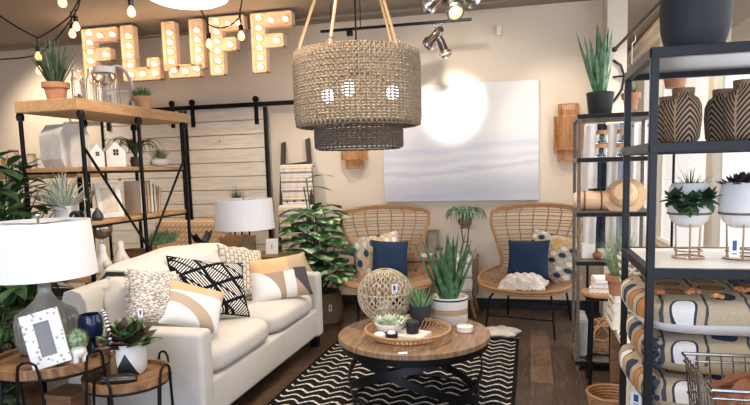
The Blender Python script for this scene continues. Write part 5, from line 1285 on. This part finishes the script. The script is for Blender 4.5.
for k, (zz, dx, lab) in enumerate(((.575, .0, 'tufted pillow at the bottom of the pile on the display table'), (.715, .015, 'tufted pillow in the middle of the pile on the display table'), (.860, -.01, 'tufted pillow on top of the pile under the rack shelf'))):
    o = thing('tufted_pillow', lab, 'pillow', (.72 + dx, 2.51, zz), radians((2, -2, 1)[k]), G)
    pm = cushion(.68, .60, .125, .022); cut = -.012
    up_, lo_ = MB(), MB(); up_.v = [(v[0] * (1 + .02 * sin(9 * v[1] + k)), v[1] * (1 + .02 * sin(8 * v[0] + k)), v[2] + .010 * sin(7 * v[0] + 2 * k) * cos(6 * v[1])) for v in pm.v]; lo_.v = list(up_.v)
    zc = lambda f: sum(pm.v[i][2] for i in f) / len(f)
    up_.f = [f for f in pm.f if zc(f) >= cut]; lo_.f = [f for f in pm.f if zc(f) < cut]
    up_.out('cover', m_tuft, o, 70); lo_.out('back_cover', m_backc if k == 2 else m_sandc, o, 70)
    m = MB(); rr = random.Random(k)
    for _ in range(9):
        a, b = rr.uniform(-.30, .26), rr.uniform(-.28, -.16)
        for j in range(9): m.sph((a + rr.uniform(-.02, .02), b + rr.uniform(-.016, .016), .078 + rr.uniform(0, .008)), .010, (1, 1, .8), 7, 5)
    if k == 2:
        tag(m.out('tufted_knots', plain('rust_yarn', (178, 120, 70), .95, 0, .3, 40), o), kind='stuff')
        m = MB()
        for _ in range(7):
            a, b = rr.uniform(-.28, .26), rr.uniform(-.14, .22)
            for j in range(16): m.sph((a + rr.uniform(-.045, .045), b + rr.uniform(-.016, .016), .086), .010, (1, 1, .8), 7, 5)
        tag(m.out('navy_knots', plain('navy_yarn', (56, 66, 84), .95, 0, .3, 40), o), kind='stuff')
    else:
        m = MB()
        for j in range(46): m.sph((-.295 + rr.uniform(-.03, .03), -.24 + rr.uniform(-.03, .03), rr.uniform(-.04, .05)), .012, seg=7, rings=5)
        m.out('navy_pompom', plain('navy_pompom_%d' % k, (44, 54, 76), .95, 0, .3, 40), o)
t = T('macrame_weave', .95, 0, .1); x, y, z = t.xyz(); hh = ((x / .05).tri() - (y / .03).tri()).abs(); t.col(t.mix(t.noise(50), (206, 194, 174), (238, 230, 214))); t.bump(((y / .035 + ((x / .05).tri()) * .6).fr()).tri(), 1, .02)
o = thing('macrame_pillow', 'cream braided macrame pillow standing behind the tufted pillow pile', 'pillow', M=frame_of((-.15, -1, .35), (0, 0, 1), (.62, 2.96, .80), 3))
pillow_mb(.44, .40, .14).out('cover', t.m, o, 70)
m = MB()
for r_ in range(7):
    for sgn in (0, 1): m.tube([(-.19 + k * .0095, -.15 + r_ * .048 + .014 * sin(k * .75 + sgn * pi), .072 * (1 - ((-.19 + k * .0095) / .22) ** 4) ** .5 * max(.05, 1 - ((-.15 + r_ * .048) / .20) ** 4) ** .5 + .004) for k in range(41)], .0085, 6)
m.out('braids', m_cream, o)
bks = thing('pillow_rest', 'white painted box behind the pillow pile carrying the macrame pillow', 'box', (.80, 3.05, .489)); MB().box((0, 0, .055), (.50, .26, .11), bev=.006).out('body', m_white, bks, 0); MB().box((0, 0, .115), (.51, .27, .012), bev=.003).out('lid', m_white, bks, 0)
# wire basket
wbk = thing('wire_basket', 'chrome wire basket full of brown leather at the bottom right corner', 'basket', (.80, 1.82, .4895))
BX, BY, BZ = .335, .155, .32
m = MB()
def rect(z, k=1.0, r=.004):
    m.tube([(-BX * k, -BY * k, z), (BX * k, -BY * k, z), (BX * k, BY * k, z), (-BX * k, BY * k, z)], r, 8, closed=True)
rect(BZ, 1.02, .006); rect(BZ - .022, 1.01, .004)
m.out('rim', m_chrome, wbk)
m = MB()
for zz, k in ((.004, .90), (.05, .915), (.10, .935), (.15, .955), (.20, .975), (.24, .99)): rect(zz, k, .0032)
nx_ = 20
for i in range(nx_ + 1):
    xx = -BX + 2 * BX * i / nx_
    for s_ in (-1, 1): m.cyl((xx * .90, s_ * BY * .90, .004), (xx, s_ * BY, BZ), .0028, seg=6)
    m.cyl((xx * .9, -BY * .9, .004), (xx * .9, BY * .9, .004), .0028, seg=6)
for i in range(11):
    yy = -BY + 2 * BY * i / 10
    for s_ in (-1, 1): m.cyl((s_ * BX * .90, yy * .9, .004), (s_ * BX, yy, BZ), .0028, seg=6)
m.out('wire_mesh', m_chrome, wbk)
m_leath = plain('brown_leather', (122, 74, 42), .5, 0, .35, 14, .4, 60)
rr = random.Random(22)
for k, (dx, dy, dz, s_, lab) in enumerate(((-.20, .0, .14, .10, 'crumpled brown leather pouch at the left end of the wire basket'), (-.03, .02, .16, .11, 'brown leather pouch in the middle of the wire basket'), (.14, .0, .15, .11, 'brown leather pouch at the right end of the wire basket'), (-.10, -.03, .25, .075, 'folded brown leather strap bundle on top in the wire basket'), (.07, .02, .26, .08, 'dark tan leather flap lying on top in the wire basket'))):
    o = thing('leather_pouch', lab, 'pouch', (.80 + dx, 1.82 + dy, .4895 + dz + .085), rr.uniform(0, 3), 'brown leather pieces in the wire basket')
    ph = rr.uniform(0, 6); m = MB(); m.sph((0, 0, 0), s_, (1.0, .8, .8), 40, 26, fn=lambda v: 1 + .16 * sin(5 * v[0] + ph + 4 * v[2]) * cos(6 * v[1] + ph) + .08 * sin(13 * v[0] - 9 * v[1] + ph)); m.out('body', m_leath, o, 70)
    m = MB(); m.band([(s_ * 1.02 * cos(a_), .03 * sin(2 * a_), s_ * .9 * sin(a_)) for a_ in [pi * j / 16 for j in range(17)]], lambda i: (0, .024, 0), .004); m.out('strap', m_leath, o, 30)
# cloth hanging from the table edge, tag, low basket
t = T('dotted_cloth', .95, 0, .1); x, y, z = t.xyz(); dx = (y / .05).fr() - .5; dz = (z / .06).fr() - .5; t.col(t.mix((dx * dx + dz * dz).lt(.06), (226, 222, 212), (178, 178, 166)))
o = MB(); o.grid(lambda u, v: (.445 - .035 * v + .008 * sin(u * 14), 2.62 + .34 * u * (1 + .1 * v), .490 - .44 * v), 20, 14, .006)
ob = thing('hanging_cloth', 'pale dotted cloth hanging over the left edge of the display table', 'cloth'); o.out('cloth', t.m, ob, 70)
price_tag(ob, (.43, 2.60, .42), (0, 0, radians(-40)), .05, .06)
o = thing('low_basket', 'round tan wicker basket on the floor under the display table', 'basket', (.44, 3.42, 0)); m = MB()
for k in range(9): m.ring((0, 0, .01 + k * .016), .10 + .03 * k / 8, .0085, 32, 6)
m.out('woven_wall', m_rattan, o); MB().lathe([(0, 0), (.10, 0), (.10, .01), (0, .01)]).out('bottom', m_rattan, o)
# books + terracotta grass pot at the far end of the display table
zb = .4895
for k, (w_, d_, h_, lab) in enumerate(((.30, .22, .05, 'bottom white book of the stack under the terracotta grass pot'), (.27, .20, .045, 'middle white book of the stack under the terracotta grass pot'), (.25, .19, .05, 'top cream book of the stack under the terracotta grass pot'), (.22, .17, .04, 'white box directly beneath the terracotta grass pot'))):
    o = thing('book', lab, 'book', (.585 - .01 * k, 3.55, zb), radians(4 * (k % 2)), 'white books on the display table'); MB().box((0, 0, .002), (w_, d_, .004)).box((0, 0, h_ - .002), (w_, d_, .004)).box((-w_ / 2 + .002, 0, h_ / 2), (.004, d_, h_)).out('cover', m_bk[3] if k != 2 else m_bk[0], o, 0); MB().box((.002, 0, h_ / 2), (w_ - .008, d_ - .008, h_ - .009)).out('pages', m_ceramic, o, 0); zb += h_ + .0005
grass_pot('potted_grass', 'tall wispy grass in a square terracotta pot on the stack of white books', on(618, zb, Y=3.50), .062, .11, 110, .30, .0038, m_terra, leafmat('wispy_grass', (86, 112, 70), (160, 176, 132), 40), 33, 1.5, .35)

# ================= SECOND RACK (MIDDLE RIGHT) =================
QX0, QX1, QY0, QY1 = .315, .775, 4.20, 4.62
r2 = thing('display_rack', 'narrow grey wood and metal rack beside the right peacock chair', 'rack', ((QX0 + QX1) / 2, (QY0 + QY1) / 2, 0)); wx, wy = QX1 - QX0, QY1 - QY0
for a in (-1, 1):
    for b in (-1, 1): MB().box((a * wx / 2, b * wy / 2, .86), (.022, .022, 1.72), bev=.002, seg=1).out('post', m_greywood, r2, 0)
Q = [1.722, 1.440, 1.082, .755, .07]
for zz in Q:
    s_ = MB().box((0, 0, zz - .016), (wx + .03, wy + .03, .030), bev=.003).out('shelf_board', m_greywood, r2, 0); MB().box((0, -wy / 2 - .017, zz - .016), (wx + .03, .004, .026)).out('edge_rail', m_black, s_, 0)
ap = thing('potted_aloe', 'tall upright aloe in a matte black pot on top of the display rack', 'potted plant', (.455, 4.34, Q[0] + .001))
MB().lathe([(0, 0), (.066, 0), (.074, .01), (.090, .145), (.082, .148), (.076, .13), (0, .128)], seg=36).out('pot', m_blackm, ap)
m = MB(); rr = random.Random(6)
for k, (dx, dy, L) in enumerate(((-.50, 0, .42), (-.28, -.2, .36), (-.34, .2, .40), (-.08, -.1, .44), (.0, .15, .38), (.08, -.2, .40), (.16, .1, .42), (.22, -.1, .40), (-.55, -.3, .24), (-.2, -.4, .26), (.1, -.5, .22), (.42, 0, .20), (-.4, .3, .3))):
    m.blade((.03 * dx, .03 * dy, .12), (dx * .7, dy * .7, 1), L * 1.08, .046, -.18, 9, fat=.45, w_pow=.75)
m.out('leaves', m_aloe, ap)
def cork_jar(label, p, r=.038, h=.062):
    o = thing('terrarium_jar', label, 'jar', p, group='cork lidded terrarium jars on the display rack')
    MB().openlathe([(.001, 0), (r, .002), (r, h - .006), (r * .9, h), (r * .9 - .003, h), (r - .003, h - .008), (r - .003, .005), (.001, .005)], seg=24).out('glass', m_glass, o)
    MB().lathe([(0, h), (r * .98, h), (r * .98, h + .026), (0, h + .026)], seg=24).out('cork_lid', plain('cork_%s' % label[:12], (196, 142, 96), .9, 0, .15, 60) if False else m_cork, o)
    m = MB(); m.lathe([(0, .006), (r * .8, .006), (r * .7, .016), (0, .02)], seg=14); m.out('moss_bed', m_soil, o); succulent_spiky(12, .038, .004, .012, .9, .2, .5, 5, .016).out('seedling', m_soft_leaf, o); return o
m_cork = plain('cork', (198, 144, 98), .9, 0, .15, 60)
for u, tag_ in ((601, 'left'), (622, 'right')):
    p = on(u, Q[1] + .001, Y=4.30); cork_jar('cork lidded terrarium jar, lower one of the %s column' % tag_, p); cork_jar('cork lidded terrarium jar, upper one of the %s column' % tag_, p + Vector((.004, 0, .0895)))
m_straw = plain('pale_straw', (222, 186, 146), .85, 0, .10, 60, .3, 160)
hb_ = thing('straw_bag', 'round straw bag with leather strap and greenery on the third level of the display rack', 'bag', (.42, 4.36, Q[2] + .001))
MB().lathe([(0, -.13), (.05, -.13), (.062, -.10), (.066, 0), (.062, .10), (.05, .13), (0, .13)], M=Matrix.Translation((0, 0, .067)) @ Matrix.Rotation(radians(90), 4, 'Y'), seg=32).out('body', m_straw, hb_)
for dx in (-.06, .05): MB().ring((0, 0, 0), .067, .006, 30, 6, Matrix.Translation((dx, 0, .067)) @ Matrix.Rotation(pi / 2, 4, 'Y')).out('leather_strap', m_leath, hb_)
m = MB(); rr = random.Random(2)
for k in range(60): a_ = k * 2.4; m.leaf((.05 + rr.uniform(-.06, .06), .03, .12), (cos(a_), sin(a_), .8), .055, .013, .6, 5)
m.out('greenery', m_dark_leaf, hb_)
ht = thing('straw_hat', 'round pale straw hat leaning at the right on the third level of the display rack', 'hat', M=Matrix.Translation((.615, 4.30, Q[2] + .098)) @ Matrix.Rotation(radians(62), 4, 'X') @ Matrix.Rotation(radians(-14), 4, 'Y'))
MB().openlathe([(.085, 0), (.130, -.010), (.135, -.006), (.088, .008)], seg=44).out('brim', m_straw, ht); MB().lathe([(.086, 0), (.082, .05), (.06, .075), (0, .082)], seg=36).out('crown', m_straw, ht)
for k, (u, h_, lab) in enumerate(((588, .10, 'white candle box, left one on the lower level of the display rack'), (604, .06, 'small white candle box beside the dried pod on the display rack'), (640, .07, 'white candle box at the right end of the display rack'))):
    p = on(u, Q[3] + .001, Y=4.34); o = thing('candle_box', lab, 'box', p, group='white boxes on the display rack'); MB().box((0, 0, h_ * .42), (.085, .08, h_ * .84), bev=.003).out('body', m_white, o, 0); MB().box((0, 0, h_ * .92), (.088, .083, h_ * .16), bev=.003).out('lid', m_ceramic, o, 0)
p = on(596, Q[3] + .062 + .05, Y=4.33); dpd = thing('dried_pod', 'small brown dried pod with green sprig in front on the display rack', 'ornament', on(597, Q[3] + .001, Y=4.27))
MB().sph((0, 0, .028), .028, (1, 1, .9), fn=lambda v: 1 + .08 * cos(8 * atan2(v[1], v[0]))).out('pod', m_leath, dpd); MB().cyl((0, 0, .05), (0, 0, .066), .004).out('stem', m_dark_leaf, dpd)
grass_pot('potted_succulent', 'tiny pale succulent in a white pot on the lower level of the display rack', on(610, Q[3] + .001, Y=4.27), .028, .04, 30, .04, .007, m_ceramic, m_soft_leaf, 3, .8, .2, False)
# wicker ball + fringed throws under the rack
o = thing('wicker_ball', 'dark wicker ball sitting on the bottom board of the display rack', 'ornament', (.50, 4.36, Q[4] + .132)); m = MB()
for k in range(16):
    Mx = Euler((k * 1.3, k * .7, k * 2.1)).to_matrix().to_4x4(); m.ring((0, 0, 0), .125, .0045, 40, 6, Mx)
m.out('woven_bands', m_rattan, o)
m_fr = fabric('grey_fringe_throw', (150, 146, 142), .25)
for k, (xx, lab) in enumerate(((.36, 'folded grey fringed throw hanging at the left of the rack bottom shelf'),)):
    o = thing('fringed_throw', lab, 'blanket', (xx, 4.40, Q[4] + .001)); MB().box((0, 0, .22), (.06, .30, .10), bev=.02).box((0, 0, .09), (.07, .30, .17), bev=.02).out('folded_cloth', m_fr, o, 50)
    m = MB()
    for j in range(30): m.tube([(rr.uniform(-.03, .03), -.15 + rr.uniform(-.01, .01), .25), (rr.uniform(-.035, .035), -.165, .12), (rr.uniform(-.035, .035), -.17, .02)], .004, 5)
    m.out('fringe', m_fr, o)
# round stool with books
sl = thing('round_stool', 'round wooden stool with black legs in front of the display rack', 'stool', (.44, 3.96, 0))
MB().lathe([(0, .575), (.118, .575), (.122, .58), (.122, .598), (.118, .603), (0, .603)], seg=40).out('seat', m_oak, sl, 40)
for k in range(4): a_ = pi / 4 + k * pi / 2; MB().cyl((.085 * cos(a_), .085 * sin(a_), .574), (.10 * cos(a_), .10 * sin(a_), 0), .011).out('leg', m_black, sl)
MB().ring((0, 0, .16), .096, .006, 36, 8).out('foot_ring', m_black, sl); MB().ring((0, 0, .565), .098, .008, 36, 8).out('under_ring', m_black, sl)
t = T('patterned_book_edge', .7); x, y, z = t.xyz(); kk = (x / .03).fr(); t.col(t.mix(kk.lt(.45), (232, 226, 214), (206, 168, 120)))
for k, (h_, lab, mt) in enumerate(((.03, 'book with block patterned edge, bottom of the stool stack', t.m), (.028, 'cream book, second from bottom on the stool stack', m_bk[0]), (.026, 'white book on top of the stool stack', m_bk[3]))):
    o = thing('book', lab, 'book', (.47 + .01 * k, 3.95, .6035 + k * .0315), radians(-8 + 6 * k), 'books on the round stool'); MB().box((0, 0, .0015), (.21, .16, .003)).box((0, 0, h_ - .0015), (.21, .16, .003)).box((-.1035, 0, h_ / 2), (.003, .16, h_)).out('cover', mt, o, 0); MB().box((.002, 0, h_ / 2), (.204, .155, h_ - .007)).out('pages', m_ceramic, o, 0)
# hanging rod, hook planter, hanging textiles
rod = thing('hanging_rod', 'dark metal rod fixed to the column, rising to the top edge', 'rod')
MB().cyl((.70, 5.60, 2.36), (.86, 3.9, 2.44), .013).out('bar', m_rack, rod); MB().lathe([(0, 0), (.022, 0), (.022, .008), (0, .008)], M=Matrix.Translation((.70, 5.608, 2.36)) @ Matrix.Rotation(pi / 2, 4, 'X')).out('flange', m_rack, rod)
MB().cyl((.86, 3.9, 2.44), (.86, 3.9, ZC), .010).out('ceiling_drop', m_rack, rod)
p0 = Vector((.70, 5.60, 2.36)).lerp(Vector((.86, 3.9, 2.44)), .33)
hp = thing('hanging_planter', 'small terracotta pot with dark succulent hanging on a long hook from the rod', 'hanging planter', (p0.x, p0.y, 1.80))
MB().lathe(pot_profile(.045, .062, .125), seg=24).out('pot', m_terra, hp); MB().openlathe([(.060, .085), (.070, .085), (.072, .128), (.060, .128)], seg=24).out('rim', m_terra, hp)
MB().tube([(0, 0, .35), (0, 0, p0.z - 1.80 - .09)], .004, 6).out('hook_wire', m_chrome, hp)
MB().tube([(.0, 0, p0.z - 1.80 - .09), (.022, 0, p0.z - 1.80 - .07), (.024, 0, p0.z - 1.80 - .03), (.0, 0, p0.z - 1.80 - .012 + .03), (-.018, 0, p0.z - 1.80 - .01)], .004, 6).out('hook', m_chrome, hp)
m = MB()
for a_ in (.3, 2.4, 4.5): m.tube([(0, 0, .36), (.066 * cos(a_), .066 * sin(a_), .12), (.03 * cos(a_), .03 * sin(a_), -.01), (0, 0, -.03)], .003, 5)
m.tube([(0, 0, -.03), (0, 0, -.12)], .004, 5); m.out('cord', m_greywood, hp)
succulent_spiky(14, .085, .013, .04, .9, .1, .5, 4, .11).out('leaves', m_dark_leaf, hp)
p1 = at(675, 88, Y=3.3); hp2 = thing('hanging_planter', 'brown clay pot hanging from the ceiling above the left carved vases', 'hanging planter', (p1.x, p1.y, p1.z))
MB().lathe(pot_profile(.045, .065, .13), seg=24).out('pot', m_terra, hp2); 
m = MB()
for a_ in (.3, 2.4, 4.5): m.tube([(.066 * cos(a_), .066 * sin(a_), .12), (0, 0, .40)], .003, 5)
m.tube([(0, 0, .40), (0, 0, ZC - p1.z)], .003, 5); m.tube([(0, 0, 0), (0, 0, -.10)], .004, 5); m.out('cord', m_blackm, hp2)
br = thing('curved_bracket', 'black curved metal bracket on the column behind the tall aloe', 'bracket', (.70, 5.60, 0))
MB().tube([(-.01, 0, 2.27), (.05, -.02, 2.22), (.075, -.03, 2.13), (.06, -.02, 2.02), (-.0, 0, 1.93), (-.07, 0, 1.88)], .011, 8).out('arc', m_rack, br); MB().cyl((-.01, 0, 2.13), (.075, -.03, 2.13), .009).out('cross_piece', m_rack, br)
G = 'scarves hanging behind the display rack'
sc_ = thing('textile_rail', 'black rail on the right of the column carrying the hanging scarves', 'rail', (.75, 5.05, 0)); MB().cyl((-.30, 0, 1.68), (.33, 0, 1.68), .010).out('bar', m_black, sc_)
for s_ in (-1, 1): MB().cyl((s_ * .31 + .01, 0, 0), (s_ * .31 + .01, 0, 1.68), .010).out('upright', m_black, sc_)
for k, (u, w_, c_, lab) in enumerate(((590, .10, (216, 210, 202), 'white and grey striped scarf, leftmost behind the display rack'), (601, .07, (38, 44, 58), 'dark navy scarf behind the display rack'), (612, .09, (196, 188, 178), 'beige scarf behind the display rack'), (624, .10, (128, 134, 148), 'blue grey scarf behind the display rack'), (639, .10, (222, 216, 208), 'off white scarf, rightmost behind the display rack'))):
    p = on(u, 1.2, Y=5.03); o = thing('hanging_scarf', lab, 'scarf', (p.x, 5.05, 0), group=G); m = MB(); ph = k
    m.grid(lambda uu, v: ((uu - .5) * w_ * (1 + .08 * sin(v * 5 + ph)), .008 * sin(uu * 9 + v * 4 + ph) - .020, 1.694 - 1.05 * v), 18, 24, .006); m.out('cloth', fabric('scarf_cloth_%d' % k, c_, .12), o, 70)
    MB().tube([(-w_ * .4, 0, 1.694), (w_ * .4, 0, 1.694)], .014, 6).out('fold', o.children[0].data.materials[0], o)
